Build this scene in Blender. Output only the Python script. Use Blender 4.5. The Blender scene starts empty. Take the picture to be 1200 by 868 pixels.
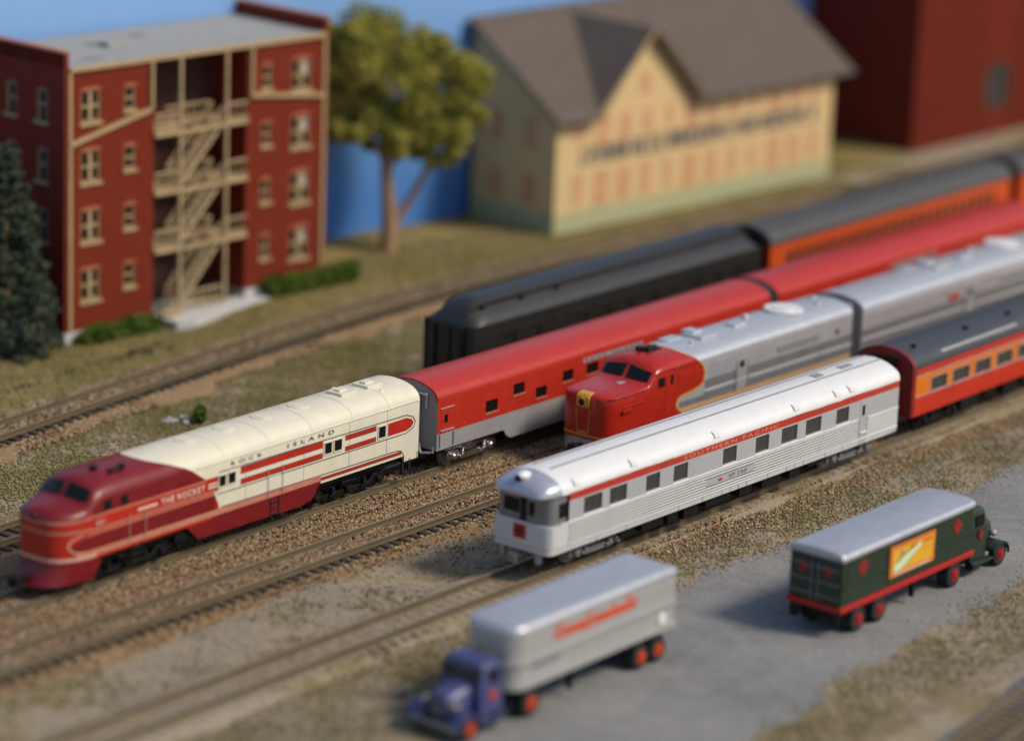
import bpy, math, random
import numpy as np
from math import sin, cos, pi, radians, sqrt
from mathutils import Vector, Matrix
from mathutils.bvhtree import BVHTree
random.seed(7); RNG = np.random.default_rng(11)
sc = bpy.context.scene
COL = sc.collection
RAIL = 0.6            # rail-top height; 1 unit = 1 prototype metre of the model layout

# ------------------------------------------------------------------ materials
def newmat(name):
    m = bpy.data.materials.new(name); m.use_nodes = True
    nt = m.node_tree; return m, nt, nt.nodes['Principled BSDF']
def paint(name, col, rough=.4, metal=0., var=.12, scale=1.5, spec=.5, bump=0., bscale=30, dust=0.):
    m, nt, b = newmat(name); N = nt.nodes; L = nt.links
    tc = N.new('ShaderNodeTexCoord'); nz = N.new('ShaderNodeTexNoise')
    nz.inputs['Scale'].default_value = scale; nz.inputs['Detail'].default_value = 6; nz.inputs['Roughness'].default_value = .65
    L.new(tc.outputs['Object'], nz.inputs['Vector'])
    cr = N.new('ShaderNodeValToRGB'); cr.color_ramp.elements[0].position = .3; cr.color_ramp.elements[1].position = .72
    c = np.array(col)
    cr.color_ramp.elements[0].color = (*np.clip(c*(1-var), 0, 1), 1); cr.color_ramp.elements[1].color = (*np.clip(c*(1+var*.7), 0, 1), 1)
    L.new(nz.outputs['Fac'], cr.inputs['Fac'])
    out = cr.outputs['Color']
    if dust > 0:
        n2 = N.new('ShaderNodeTexNoise'); n2.inputs['Scale'].default_value = 14; n2.inputs['Detail'].default_value = 8
        L.new(tc.outputs['Object'], n2.inputs['Vector'])
        r2 = N.new('ShaderNodeValToRGB'); r2.color_ramp.elements[0].position = .55; r2.color_ramp.elements[1].position = .75
        r2.color_ramp.elements[0].color = (0, 0, 0, 1); r2.color_ramp.elements[1].color = (dust, dust, dust, 1)
        L.new(n2.outputs['Fac'], r2.inputs['Fac'])
        mx = N.new('ShaderNodeMix'); mx.data_type = 'RGBA'; mx.inputs['B'].default_value = (.45, .4, .33, 1)
        L.new(r2.outputs['Color'], mx.inputs['Factor']); L.new(out, mx.inputs['A']); out = mx.outputs['Result']
    L.new(out, b.inputs['Base Color'])
    rr = N.new('ShaderNodeMapRange'); rr.inputs['To Min'].default_value = max(.05, rough-.08); rr.inputs['To Max'].default_value = min(1, rough+.1)
    L.new(nz.outputs['Fac'], rr.inputs['Value']); L.new(rr.outputs['Result'], b.inputs['Roughness'])
    b.inputs['Metallic'].default_value = metal; b.inputs['Specular IOR Level'].default_value = spec
    if bump > 0:
        n3 = N.new('ShaderNodeTexNoise'); n3.inputs['Scale'].default_value = bscale; n3.inputs['Detail'].default_value = 4
        L.new(tc.outputs['Object'], n3.inputs['Vector'])
        bp = N.new('ShaderNodeBump'); bp.inputs['Strength'].default_value = bump; bp.inputs['Distance'].default_value = .03
        L.new(n3.outputs['Fac'], bp.inputs['Height']); L.new(bp.outputs['Normal'], b.inputs['Normal'])
    return m
M = {}
def P(k, *a, **kw): M[k] = paint(k, *a, **kw)
P('cream', (.70, .66, .52), .38, dust=.12, var=.06, bump=.06)
P('maroon', (.18, .007, .010), .36, dust=.06)
P('bright_red', (.44, .020, .009), .36, dust=.05)
P('salmon', (.50, .20, .13), .45)
P('palesalmon', (.58, .36, .27), .45)
P('black', (.006, .006, .006), .5, spec=.3)
P('underframe', (.010, .010, .009), .6, dust=.12)
P('darkgrey', (.07, .07, .075), .55)
P('car_red', (.44, .024, .010), .34, dust=.16, var=.08)
P('silver', (.60, .61, .63), .33, metal=.5, var=.06, bump=.05)
P('silver_dark', (.22, .22, .23), .42, metal=.3)
P('silver_grey', (.32, .32, .325), .5, metal=.15)
P('bellows_grey', (.27, .27, .285), .55, metal=.1)
P('chrome', (.62, .62, .64), .18, metal=1.)
P('sp_white', (.74, .74, .74), .36, metal=.05, var=.04, dust=.05, bump=.05)
P('sp_side_shaded', (.58, .58, .575), .40, metal=.12, var=.05, dust=.06, bump=.05); P('sp_band', (.44, .44, .45), .45, metal=.15, var=.05)  # car side greyer than its roof: fluting shade put into the colour
P('sp_red', (.46, .035, .020), .42)
P('sp_roof_end', (.44, .47, .54), .3, metal=.4)
P('gold', (.62, .30, .03), .42)
P('pa_red', (.40, .018, .008), .26, dust=.06, var=.08)
P('orange', (.66, .16, .008), .38)
P('dl_red', (.50, .028, .010), .36)
P('dl_end', (.20, .010, .010), .38)
P('dl_roof', (.045, .048, .055), .42, spec=.6)
P('hw_black', (.013, .012, .010), .42, spec=.6, dust=.08)
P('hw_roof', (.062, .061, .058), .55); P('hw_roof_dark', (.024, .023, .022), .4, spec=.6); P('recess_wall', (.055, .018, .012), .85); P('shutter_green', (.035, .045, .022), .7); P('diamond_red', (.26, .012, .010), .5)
P('hi_orange', (.58, .075, .008), .45)
P('glass', (.008, .009, .010), .15, spec=.35)
P('windowgrey', (.05, .048, .045), .25)
P('brick_red', (.17, .022, .008), .75, var=.15, bump=.3, bscale=12, spec=.2)
P('barn_red', (.145, .017, .007), .8, var=.12, scale=.6, spec=.2)
P('tan_trim', (.42, .30, .16), .7, spec=.2)
P('terracotta', (.40, .13, .07), .7, spec=.2)
P('wood', (.45, .33, .19), .75, var=.25, spec=.2)
P('white_stone', (.50, .50, .49), .85, bump=.4, bscale=6)
P('roof_grey', (.30, .30, .29), .85, var=.15, bump=.3, bscale=10)
P('patch_grey', (.16, .155, .15), .85)
P('shingle', (.105, .080, .064), .85, var=.2, scale=.8, bump=.4, bscale=8)
P('paper_yellow', (.66, .48, .24), .8, var=.1, spec=.15)
P('paper_green', (.42, .43, .25), .8, var=.1, spec=.15)
P('paper_pink', (.60, .33, .18), .8, var=.2, spec=.15)
P('sign_ink', (.085, .08, .10), .8)
P('trailer_silver', (.46, .455, .445), .38, metal=.35, var=.06)
P('trailer_roof', (.50, .52, .56), .38, metal=.5, var=.10, dust=.15)
P('rea_green', (.018, .035, .019), .42, spec=.5, dust=.04)
P('frame_red', (.40, .013, .010), .4)
P('wheel_orange', (.50, .05, .010), .45)
P('wheel_red', (.30, .014, .010), .45)
P('rubber', (.010, .016, .016), .7)
P('cab_blue', (.052, .062, .17), .36, spec=.6)
P('seat_yellow', (.45, .42, .08), .6)
P('letter_orange', (.66, .075, .010), .5)
P('poster_yellow', (.75, .38, .02), .5); P('poster_orange', (.62, .17, .03), .5); P('poster_red', (.45, .03, .015), .5)
P('poster_green', (.20, .33, .08), .5); P('poster_pale', (.62, .72, .45), .5); P('poster_pink', (.5, .16, .16), .5)
P('rail', (.15, .115, .065), .55, metal=.3); P('railtop', (.36, .31, .22), .42, metal=.5)
P('tie', (.045, .038, .030), .7, var=.35, scale=1.2); P('tie_grey', (.20, .165, .12), .8, var=.3)
P('bark', (.36, .22, .12), .85, bump=.6, bscale=5)
P('rock', (.34, .33, .33), .9, bump=.5, bscale=6)
P('letter_black', (.05, .045, .04), .6); P('letter_cream', (.66, .58, .46), .5)
P('lettering_gold', (.66, .27, .15), .5)

def scatter_mat(name, cols, rough=.9, spec=.25):
    m, nt, b = newmat(name); N = nt.nodes; L = nt.links
    at = N.new('ShaderNodeAttribute'); at.attribute_name = 'tone'
    cr = N.new('ShaderNodeValToRGB'); e = cr.color_ramp.elements
    e[0].position = 0; e[0].color = (*cols[0], 1); e[1].position = 1; e[1].color = (*cols[-1], 1)
    for i, c in enumerate(cols[1:-1]): k = e.new((i+1)/(len(cols)-1)); k.color = (*c, 1)
    L.new(at.outputs['Fac'], cr.inputs['Fac']); L.new(cr.outputs['Color'], b.inputs['Base Color'])
    b.inputs['Roughness'].default_value = rough; b.inputs['Specular IOR Level'].default_value = spec
    return m
M['stones'] = scatter_mat('ballast_stones', [(.08, .06, .04), (.24, .145, .075), (.34, .21, .11), (.43, .30, .17), (.15, .11, .075), (.56, .46, .31)])
M['turf'] = scatter_mat('turf_foam', [(.09, .082, .028), (.16, .145, .048), (.23, .19, .075), (.32, .245, .13), (.14, .135, .038)])
M['turf_green'] = scatter_mat('turf_green', [(.11, .105, .035), (.15, .14, .042), (.18, .165, .05), (.24, .20, .085)])
M['sandgrit'] = scatter_mat('sand_grit', [(.16, .125, .08), (.30, .235, .145), (.38, .30, .19), (.24, .185, .12), (.52, .44, .31)])
M['leaf'] = scatter_mat('foliage', [(.11, .12, .03), (.22, .23, .045), (.34, .32, .06), (.46, .40, .09), (.27, .28, .045)])
M['conifer'] = scatter_mat('needles', [(.03, .045, .032), (.05, .07, .045), (.075, .095, .058), (.11, .12, .07)])
M['hedge'] = scatter_mat('hedge_leaves', [(.025, .05, .008), (.06, .105, .012), (.10, .155, .02), (.15, .19, .03)])

def ground_mat(name, pts, s1=.12, s2=3., fine=14., bump=.5, dist=(.1), mixsp=None):
    """two-scale blended earth colours; pts = list of colours"""
    m, nt, b = newmat(name); N = nt.nodes; L = nt.links
    tc = N.new('ShaderNodeTexCoord')
    def nz(s, d=8, r=.6):
        n = N.new('ShaderNodeTexNoise'); n.inputs['Scale'].default_value = s; n.inputs['Detail'].default_value = d; n.inputs['Roughness'].default_value = r
        L.new(tc.outputs['Object'], n.inputs['Vector']); return n
    a = nz(s1, 5); r = N.new('ShaderNodeValToRGB'); e = r.color_ramp.elements
    e[0].position = .3; e[0].color = (*pts[0], 1); e[1].position = .7; e[1].color = (*pts[-1], 1)
    for i, c in enumerate(pts[1:-1]): k = e.new(.3+.4*(i+1)/(len(pts)-1)); k.color = (*c, 1)
    ad = N.new('ShaderNodeMath'); ad.operation = 'MULTIPLY_ADD'; ad.inputs[1].default_value = .45; 
    bz = nz(s2, 6, .7); L.new(bz.outputs['Fac'], ad.inputs[0])
    sb = N.new('ShaderNodeMath'); sb.operation = 'SUBTRACT'; sb.inputs[1].default_value = .225; L.new(a.outputs['Fac'], sb.inputs[0]); L.new(sb.outputs[0], ad.inputs[2])
    L.new(ad.outputs[0], r.inputs['Fac'])
    f = nz(fine, 3, .8); fr = N.new('ShaderNodeMapRange'); fr.inputs['From Min'].default_value = .3; fr.inputs['From Max'].default_value = .7; fr.inputs['To Min'].default_value = .62; fr.inputs['To Max'].default_value = 1.35
    L.new(f.outputs['Fac'], fr.inputs['Value'])
    mx = N.new('ShaderNodeMix'); mx.data_type = 'RGBA'; mx.blend_type = 'MULTIPLY'; mx.inputs['Factor'].default_value = 1
    L.new(r.outputs['Color'], mx.inputs['A']); L.new(fr.outputs['Result'], mx.inputs['B']); L.new(mx.outputs['Result'], b.inputs['Base Color'])
    bp = N.new('ShaderNodeBump'); bp.inputs['Strength'].default_value = bump; bp.inputs['Distance'].default_value = .08
    L.new(f.outputs['Fac'], bp.inputs['Height']); L.new(bp.outputs['Normal'], b.inputs['Normal'])
    b.inputs['Roughness'].default_value = .95; b.inputs['Specular IOR Level'].default_value = .15
    M[name] = m
ground_mat('dirt', [(.15, .125, .055), (.25, .20, .115), (.33, .275, .195), (.27, .235, .195), (.36, .27, .185)], s1=.13, s2=.8)
ground_mat('ballast', [(.20, .13, .07), (.29, .19, .105), (.22, .16, .10)], s1=.5, s2=4, fine=7, bump=.8)
ground_mat('lawn', [(.13, .105, .032), (.22, .17, .058), (.29, .21, .09)], s1=.16, s2=1.5, fine=5)
ground_mat('asphalt', [(.175, .178, .183), (.225, .228, .23), (.265, .26, .25)], s1=.15, s2=1.2, fine=16, bump=.25)

# ------------------------------------------------------------------ mesh helpers
class MB:
    def __init__(s): s.v = []; s.f = []; s.m = []; s.sm = []
    def face(s, pts, mi=0, sm=False):
        n = len(s.v); s.v += [tuple(p) for p in pts]; s.f.append(tuple(range(n, n+len(pts)))); s.m.append(mi); s.sm.append(sm)
    def box(s, x0, x1, y0, y1, z0, z1, mi=0):
        n = len(s.v); s.v += [(x0, y0, z0), (x1, y0, z0), (x1, y1, z0), (x0, y1, z0), (x0, y0, z1), (x1, y0, z1), (x1, y1, z1), (x0, y1, z1)]
        for f in ((0, 3, 2, 1), (4, 5, 6, 7), (0, 1, 5, 4), (1, 2, 6, 5), (2, 3, 7, 6), (3, 0, 4, 7)):
            s.f.append(tuple(n+i for i in f)); s.m.append(mi); s.sm.append(False)
        return s
    def cyl(s, c, axis, r, h, n=16, mi=0, r2=None, caps=True):
        c = Vector(c); a = Vector(axis).normalized(); u = a.orthogonal().normalized(); w = a.cross(u); r2 = r if r2 is None else r2
        b = len(s.v)
        for k, (rr, hh) in enumerate(((r, -h/2), (r2, h/2))):
            for i in range(n):
                t = 2*pi*i/n; s.v.append(tuple(c+a*hh+u*rr*cos(t)+w*rr*sin(t)))
        for i in range(n):
            j = (i+1) % n; s.f.append((b+i, b+j, b+n+j, b+n+i)); s.m.append(mi); s.sm.append(True)
        if caps:
            s.f.append(tuple(b+n-1-i for i in range(n))); s.m.append(mi); s.sm.append(False)
            s.f.append(tuple(b+n+i for i in range(n))); s.m.append(mi); s.sm.append(False)
        return s
    def bar(s, a, b, t, mi=0, t2=None):
        a = Vector(a); b = Vector(b); d = (b-a); L = d.length; d.normalize()
        up = Vector((0, 0, 1)) if abs(d.z) < .9 else Vector((0, 1, 0))
        u = d.cross(up).normalized(); w = u.cross(d); t2 = t2 or t
        n = len(s.v)
        for p in (a, b):
            for (i, j) in ((-1, -1), (1, -1), (1, 1), (-1, 1)): s.v.append(tuple(p+u*i*t/2+w*j*t2/2))
        for f in ((3, 2, 1, 0), (4, 5, 6, 7), (0, 1, 5, 4), (1, 2, 6, 5), (2, 3, 7, 6), (3, 0, 4, 7)):
            s.f.append(tuple(n+i for i in f)); s.m.append(mi); s.sm.append(False)
        return s
    def tube(s, pts, r, n=8, mi=0):
        for a, b in zip(pts[:-1], pts[1:]):
            a = Vector(a); b = Vector(b); s.cyl((a+b)/2, b-a, r, (b-a).length+r*.3, n, mi)
        return s
    def grid(s, rows, mi=0, sm=True, close=False, mfun=None):
        n = len(s.v); R = len(rows); C = len(rows[0])
        for r in rows: s.v += [tuple(p) for p in r]
        for i in range(R-1):
            for j in range(C if close else C-1):
                k = (j+1) % C
                s.f.append((n+i*C+j, n+i*C+k, n+(i+1)*C+k, n+(i+1)*C+j)); s.m.append(mfun(i, j) if mfun else mi); s.sm.append(sm)
        return s
    def prism(s, poly, axis, a, b, mi=0):
        """poly = 2D points; axis 'y': poly is (x,z) swept in y; 'x': (y,z) swept in x; 'z': (x,y) swept in z"""
        f = {'y': lambda p, t: (p[0], t, p[1]), 'x': lambda p, t: (t, p[0], p[1]), 'z': lambda p, t: (p[0], p[1], t)}[axis]
        n = len(s.v); k = len(poly); s.v += [f(p, a) for p in poly]+[f(p, b) for p in poly]
        s.f.append(tuple(range(n, n+k))); s.m.append(mi); s.sm.append(False)
        s.f.append(tuple(n+2*k-1-i for i in range(k))); s.m.append(mi); s.sm.append(False)
        for i in range(k):
            j = (i+1) % k; s.f.append((n+i, n+k+i, n+k+j, n+j)); s.m.append(mi); s.sm.append(False)
        return s
    def sphere(s, c, r, n=10, mi=0, sq=(1, 1, 1)):
        rows = []
        for i in range(n+1):
            t = pi*i/n; rows.append([(c[0]+r*sq[0]*sin(t)*cos(2*pi*j/(2*n)), c[1]+r*sq[1]*sin(t)*sin(2*pi*j/(2*n)), c[2]+r*sq[2]*cos(t)) for j in range(2*n)])
        return s.grid(rows, mi, True, True)
    def build(s, name, mats, parent=None, bevel=0, loc=None, fix=True):
        me = bpy.data.meshes.new(name); me.from_pydata(s.v, [], s.f)
        if not isinstance(mats, (list, tuple)): mats = [mats]
        for m in mats: me.materials.append(M[m] if isinstance(m, str) else m)
        me.polygons.foreach_set('material_index', s.m); me.polygons.foreach_set('use_smooth', s.sm)
        me.update()
        if fix:
            import bmesh
            bm = bmesh.new(); bm.from_mesh(me); bmesh.ops.remove_doubles(bm, verts=bm.verts, dist=.0005); bmesh.ops.recalc_face_normals(bm, faces=bm.faces); bm.to_mesh(me); bm.free()
        if any(s.sm): me.set_sharp_from_angle(angle=radians(38))
        o = bpy.data.objects.new(name, me); COL.objects.link(o)
        if parent: o.parent = parent
        if loc: o.location = loc
        if bevel:
            b = o.modifiers.new('b', 'BEVEL'); b.width = bevel; b.segments = 2; b.limit_method = 'ANGLE'; b.angle_limit = radians(40)
        return o
def islands(mb, name, mat, parent, bevel=0, gap=.03):
    """one object per separate piece (pieces whose boxes touch stay together)"""
    n = len(mb.v); p = list(range(n))
    def fd(a):
        while p[a] != a: p[a] = p[p[a]]; a = p[a]
        return a
    for f in mb.f:
        for i in f[1:]: p[fd(i)] = fd(f[0])
    V = np.array(mb.v); root = np.array([fd(i) for i in range(n)]); ks = list(dict.fromkeys(root.tolist()))
    bb = {k: (V[root == k].min(0)-gap, V[root == k].max(0)+gap) for k in ks}; ch = True; par = {k: k for k in ks}
    def fg(a):
        while par[a] != a: a = par[a]
        return a
    for i, a in enumerate(ks):
        for b in ks[i+1:]:
            if np.all(bb[a][0] <= bb[b][1]) and np.all(bb[b][0] <= bb[a][1]): par[fg(b)] = fg(a)
    out = []
    for g in dict.fromkeys(fg(k) for k in ks):
        m = MB(); mp = {}
        for f, mi, sm in zip(mb.f, mb.m, mb.sm):
            if fg(int(root[f[0]])) != g: continue
            for i in f:
                if i not in mp: mp[i] = len(m.v); m.v.append(mb.v[i])
            m.f.append(tuple(mp[i] for i in f)); m.m.append(mi); m.sm.append(sm)
        out.append(m.build(name, mat, parent, bevel))
    return out
def tag(o, label, cat, group=None, kind=None):
    if label: o['label'] = label
    if cat: o['category'] = cat
    if group: o['group'] = group
    if kind: o['kind'] = kind
    return o
def thing(name, label, cat, loc=(0, 0, 0), rz=0, group=None):
    o = bpy.data.objects.new(name, None); COL.objects.link(o); o.location = loc; o.rotation_euler = (0, 0, rz); o.empty_display_size = .2
    return tag(o, label, cat, group)
def copy_part(o, parent, loc=None):
    c = o.copy(); COL.objects.link(c); c.parent = parent
    if loc: c.location = loc
    for ch in o.children: copy_part(ch, c)
    return c
def text(body, name, mat, parent, x0, x1, z0, z1, w, spacing=1., d=.004, slope=0, extra=0., end=False):
    cu = bpy.data.curves.new(name, 'FONT'); cu.body = body; cu.size = 1; cu.space_character = spacing; cu.extrude = d; cu.offset = extra; cu.resolution_u = 3
    t = bpy.data.objects.new(name, cu); COL.objects.link(t); bpy.context.view_layer.update()
    me = bpy.data.meshes.new_from_object(t.evaluated_get(bpy.context.evaluated_depsgraph_get())); bpy.data.objects.remove(t)
    co = np.array([v.co for v in me.vertices]); mn = co.min(0); mxx = co.max(0)
    for v in me.vertices:
        a = (v.co.x-mn[0])/(mxx[0]-mn[0]); b = (v.co.y-mn[1])/(mxx[1]-mn[1])
        if end: v.co = (w-v.co.z, x0+(x1-x0)*a, z0+(z1-z0)*b)
        else: v.co = (x0+(x1-x0)*a+slope*b, w-v.co.z, z0+(z1-z0)*b)
    me.materials.clear(); me.materials.append(M[mat]); me.update()
    o = bpy.data.objects.new(name, me); COL.objects.link(o); o.parent = parent; return o

def bvh_of(objs):
    v = []; f = []
    for o in objs:
        n = len(v); v += [x.co.copy() for x in o.data.vertices]; f += [tuple(n+i for i in p.vertices) for p in o.data.polygons]
    return BVHTree.FromPolygons(v, f)
def decal(name, mat, parent, bvh, rows, off=.012, mb=None):
    """rows: grid of (origin, direction); lays a thin painted strip on the shell"""
    g = []
    for r in rows:
        q = []
        for o, d in r:
            h = bvh.ray_cast(Vector(o), Vector(d).normalized())
            q.append(tuple(h[0]-Vector(d).normalized()*off) if h[0] is not None else None)
        g.append(q)
    m = mb or MB()
    for i in range(len(g)-1):
        for j in range(len(g[0])-1):
            p = [g[i][j], g[i][j+1], g[i+1][j+1], g[i+1][j]]
            if all(p): m.face(p, 0, True)
    if mb: return m
    return m.build(name, mat, parent)
def side_rows(up, lo, n=40, nz=3, y=-5, sgn=1):
    """up/lo: polylines [(l,z)...] ; rays toward +y"""
    def at(pl, t):
        x0 = pl[0][0]; x1 = pl[-1][0]; x = x0+(x1-x0)*t
        return x, float(np.interp(x, [p[0] for p in pl], [p[1] for p in pl]))
    rows = []
    for i in range(n+1):
        a = at(up, i/n); b = at(lo, i/n)
        rows.append([((a[0]+(b[0]-a[0])*k/nz, y*sgn, a[1]+(b[1]-a[1])*k/nz), (0, sgn, 0)) for k in range(nz+1)])
    return rows
def nose_rows(zu, zl, cl=2.6, n=60, a0=-90, a1=90, nz=2):
    """horizontal rays from around the nose toward centre (cl,0). zu,zl functions of angle (deg)"""
    rows = []
    for i in range(n+1):
        a = a0+(a1-a0)*i/n; t = radians(a)
        o = (cl-8*cos(t), 8*sin(t)); d = (cos(t), -sin(t), 0)
        u = zu(a); l = zl(a)
        rows.append([((o[0], o[1], u+(l-u)*k/nz), d) for k in range(nz+1)])
    return rows

# wall made of cells with real openings --------------------------------
def wall_cells(mb, x0, x1, bands, holes, w, depth=.07, mi_reveal=0, flip=1, xf=None):
    """bands: [(z0,z1,mi)...]; holes [(hx0,hx1,hz0,hz1)]; wall at y=w; reveals go inward (sign of -w)"""
    xf = xf or (lambda x, y, z: (x, y, z))
    xs = sorted({x0, x1, *[h[0] for h in holes], *[h[1] for h in holes]}); zs = sorted({z for b in bands for z in b[:2]} | {h[2] for h in holes} | {h[3] for h in holes})
    wi = w+depth*flip
    for i in range(len(xs)-1):
        for j in range(len(zs)-1):
            a, b, c, d = xs[i], xs[i+1], zs[j], zs[j+1]; mx, mz = (a+b)/2, (c+d)/2
            if any(h[0] < mx < h[1] and h[2] < mz < h[3] for h in holes): continue
            mi = [q[2] for q in bands if q[0] <= mz <= q[1]]
            if not mi: continue
            mb.face([xf(a, w, c), xf(b, w, c), xf(b, w, d), xf(a, w, d)], mi[0])
    for h in holes:
        a, b, c, d = h
        for q in (((a, w, c), (b, w, c), (b, wi, c), (a, wi, c)), ((a, w, d), (b, w, d), (b, wi, d), (a, wi, d)), ((a, w, c), (a, w, d), (a, wi, d), (a, wi, c)), ((b, w, c), (b, w, d), (b, wi, d), (b, wi, c))):
            mb.face([xf(*p) for p in q], mi_reveal)

def window_parts(parent, holes, w, flip, glass='glass', sill=None, sillh=.05, frame=None):
    for (a, b, c, d) in holes:
        o = MB().box(a, b, min(w+flip*.07, w+flip*.09), max(w+flip*.07, w+flip*.09), c, d).build('window', glass, parent)
        if sill: MB().box(a-.03, b+.03, min(w-flip*.035, w+flip*.02), max(w-flip*.035, w+flip*.02), c-sillh, c).build('sill', sill, o, bevel=.008)
        if frame:
            m = MB(); t = .05; y0, y1 = sorted((w-flip*.012, w+flip*.02))
            m.box(a-t, a, y0, y1, c-t, d+t).box(b, b+t, y0, y1, c-t, d+t).box(a, b, y0, y1, d, d+t).box(a, b, y0, y1, c-t, c)
            m.build('window_frame', frame, o)

# bogies ---------------------------------------------------------------
_bog = {}
def bogie(parent, x, axles=2, wb=2.6, mat='underframe', wmat='underframe'):
    key = (axles, wb, mat)
    if key in _bog: return copy_part(_bog[key], parent, (x, 0, 0))
    m = MB(); h = wb/2
    xs = [-h, h] if axles == 2 else [-h, 0, h]
    for s in (-1, 1):
        y0, y1 = sorted((s*1.02, s*1.16)); yo0, yo1 = sorted((s*1.12, s*1.28))
        m.prism([(-h-.45, .62), (-h-.3, .75), (-h+.3, .75), (-h+.55, .5), (h-.55, .5), (h-.3, .75), (h+.3, .75), (h+.45, .62), (h+.42, .36), (h-.35, .36), (h-.55, .24), (-h+.55, .24), (-h+.35, .36), (-h-.42, .36)], 'y', y0, y1)
        for xx in xs:
            m.box(xx-.17, xx+.17, yo0, yo1, .34, .62); m.cyl((xx, s*1.28, .46), (0, 1, 0), .13, .1, 12)
        for xx in ((-h+.55, h-.55) if axles == 2 else (-h/2, h/2)):
            for k in range(4): m.cyl((xx, s*1.2, .5+.09*k), (0, 0, 1), .13, .05, 10)
            m.box(xx-.22, xx+.22, yo0, yo1, .36, .46)
        m.box(-h-.5, h+.5, *sorted((s*1.05, s*1.12)), .78, .86)
        m.box(-.5, .5, yo0, yo1, .78, .92)
    m.box(-.4, .4, -1.1, 1.1, .55, .95); m.box(-h-.2, h+.2, -.5, .5, .5, .7)
    o = m.build('bogie', mat, parent, bevel=.015)
    wh = None
    for xx in xs:
        for s in (-1, 1):
            if wh is None:
                k = MB(); k.cyl((0, 0, 0), (0, 1, 0), .46, .13, 24); k.cyl((0, .09, 0), (0, 1, 0), .51, .05, 24); k.cyl((0, 0, 0), (0, 1, 0), .12, .35, 10)
                wh = k.build('wheel', wmat, o)
                wh.location = (xx, s*.75, .46)
            else:
                c = wh.copy(); COL.objects.link(c); c.parent = o; c.location = (xx, s*.75, .46)
                if s > 0: c.rotation_euler = (0, 0, pi)
    o.location = (x, 0, 0); _bog[key] = o
    return o
def coupler(parent, x, d, mat='black'):
    m = MB(); m.box(min(x, x+d*.55), max(x, x+d*.55), -.12, .12, .55, .82); m.box(min(x+d*.5, x+d*.8), max(x+d*.5, x+d*.8), -.22, .2, .48, .9); m.cyl((x+d*.8, .1, .69), (0, 0, 1), .13, .42, 10)
    return m.build('coupler', mat, parent, bevel=.02)
HW = 1.525
def roof_profile(kind):
    if kind == 'arc': half = [(1., 0), (1., .12), (.985, .24), (.94, .36), (.83, .50), (.66, .63), (.45, .74), (.22, .80), (0, .82)]
    if kind == 'stream': half = [(1., 0), (1., .06), (.985, .18), (.93, .32), (.83, .43), (.68, .53), (.5, .62), (.27, .69), (0, .72)]
    return [(-w*HW, z) for w, z in half]+[(w*HW, z) for w, z in half[-2::-1]]

# ------------------------------------------------------------------ camera (solved from the picture's straight edges)
CX, CY, CZ, YAW, PIT, ROL, FPX = -98.7747, -76.7349, 44.1813, .6649, .27445, .03824, 3823.37
Fv = Vector((cos(YAW)*cos(PIT), sin(YAW)*cos(PIT), -sin(PIT))); Rv = Fv.cross(Vector((0, 0, 1))).normalized(); Uv = Rv.cross(Fv)
R2 = Rv*cos(ROL)+Uv*sin(ROL); U2 = -Rv*sin(ROL)+Uv*cos(ROL)
cd = bpy.data.cameras.new('camera'); cam = bpy.data.objects.new('camera', cd); COL.objects.link(cam); sc.camera = cam
mw = Matrix.Identity(4)
for i in range(3): mw[i][0] = R2[i]; mw[i][1] = U2[i]; mw[i][2] = -Fv[i]
mw.translation = Vector((CX, CY, CZ)); cam.matrix_world = mw
cd.sensor_fit = 'HORIZONTAL'; cd.sensor_width = 360; cd.lens = FPX/1200*360; cd.clip_start = 1; cd.clip_end = 2000
cd.dof.use_dof = True; cd.dof.focus_distance = 141.; cd.dof.aperture_fstop = (cd.lens/1000)/2.3; cd.dof.aperture_blades = 0

# ------------------------------------------------------------------ light
w = bpy.data.worlds.new('World'); sc.world = w; w.use_nodes = True; nt = w.node_tree
sky = nt.nodes.new('ShaderNodeTexSky'); sky.sky_type = 'NISHITA'; sky.sun_disc = False
EL = radians(46); S = Vector((.42, -1, 0)).normalized()*cos(EL)+Vector((0, 0, sin(EL)))
sky.sun_elevation = EL; sky.sun_rotation = math.atan2(S.x, S.y); sky.air_density = 1.; sky.dust_density = 1.5; sky.ozone_density = 1.
bg = nt.nodes['Background']; bg.inputs['Strength'].default_value = .125
nt.links.new(sky.outputs['Color'], bg.inputs['Color'])
sd = bpy.data.lights.new('sun', 'SUN'); sd.energy = 2.95; sd.angle = radians(14); sd.color = (1, .88, .70)
so = bpy.data.objects.new('sun', sd); COL.objects.link(so); so.rotation_euler = (-S).to_track_quat('-Z', 'Y').to_euler()
sc.view_settings.view_transform = 'Standard'; sc.view_settings.look = 'None'; sc.view_settings.gamma = 1; sc.view_settings.exposure = 0

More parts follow.
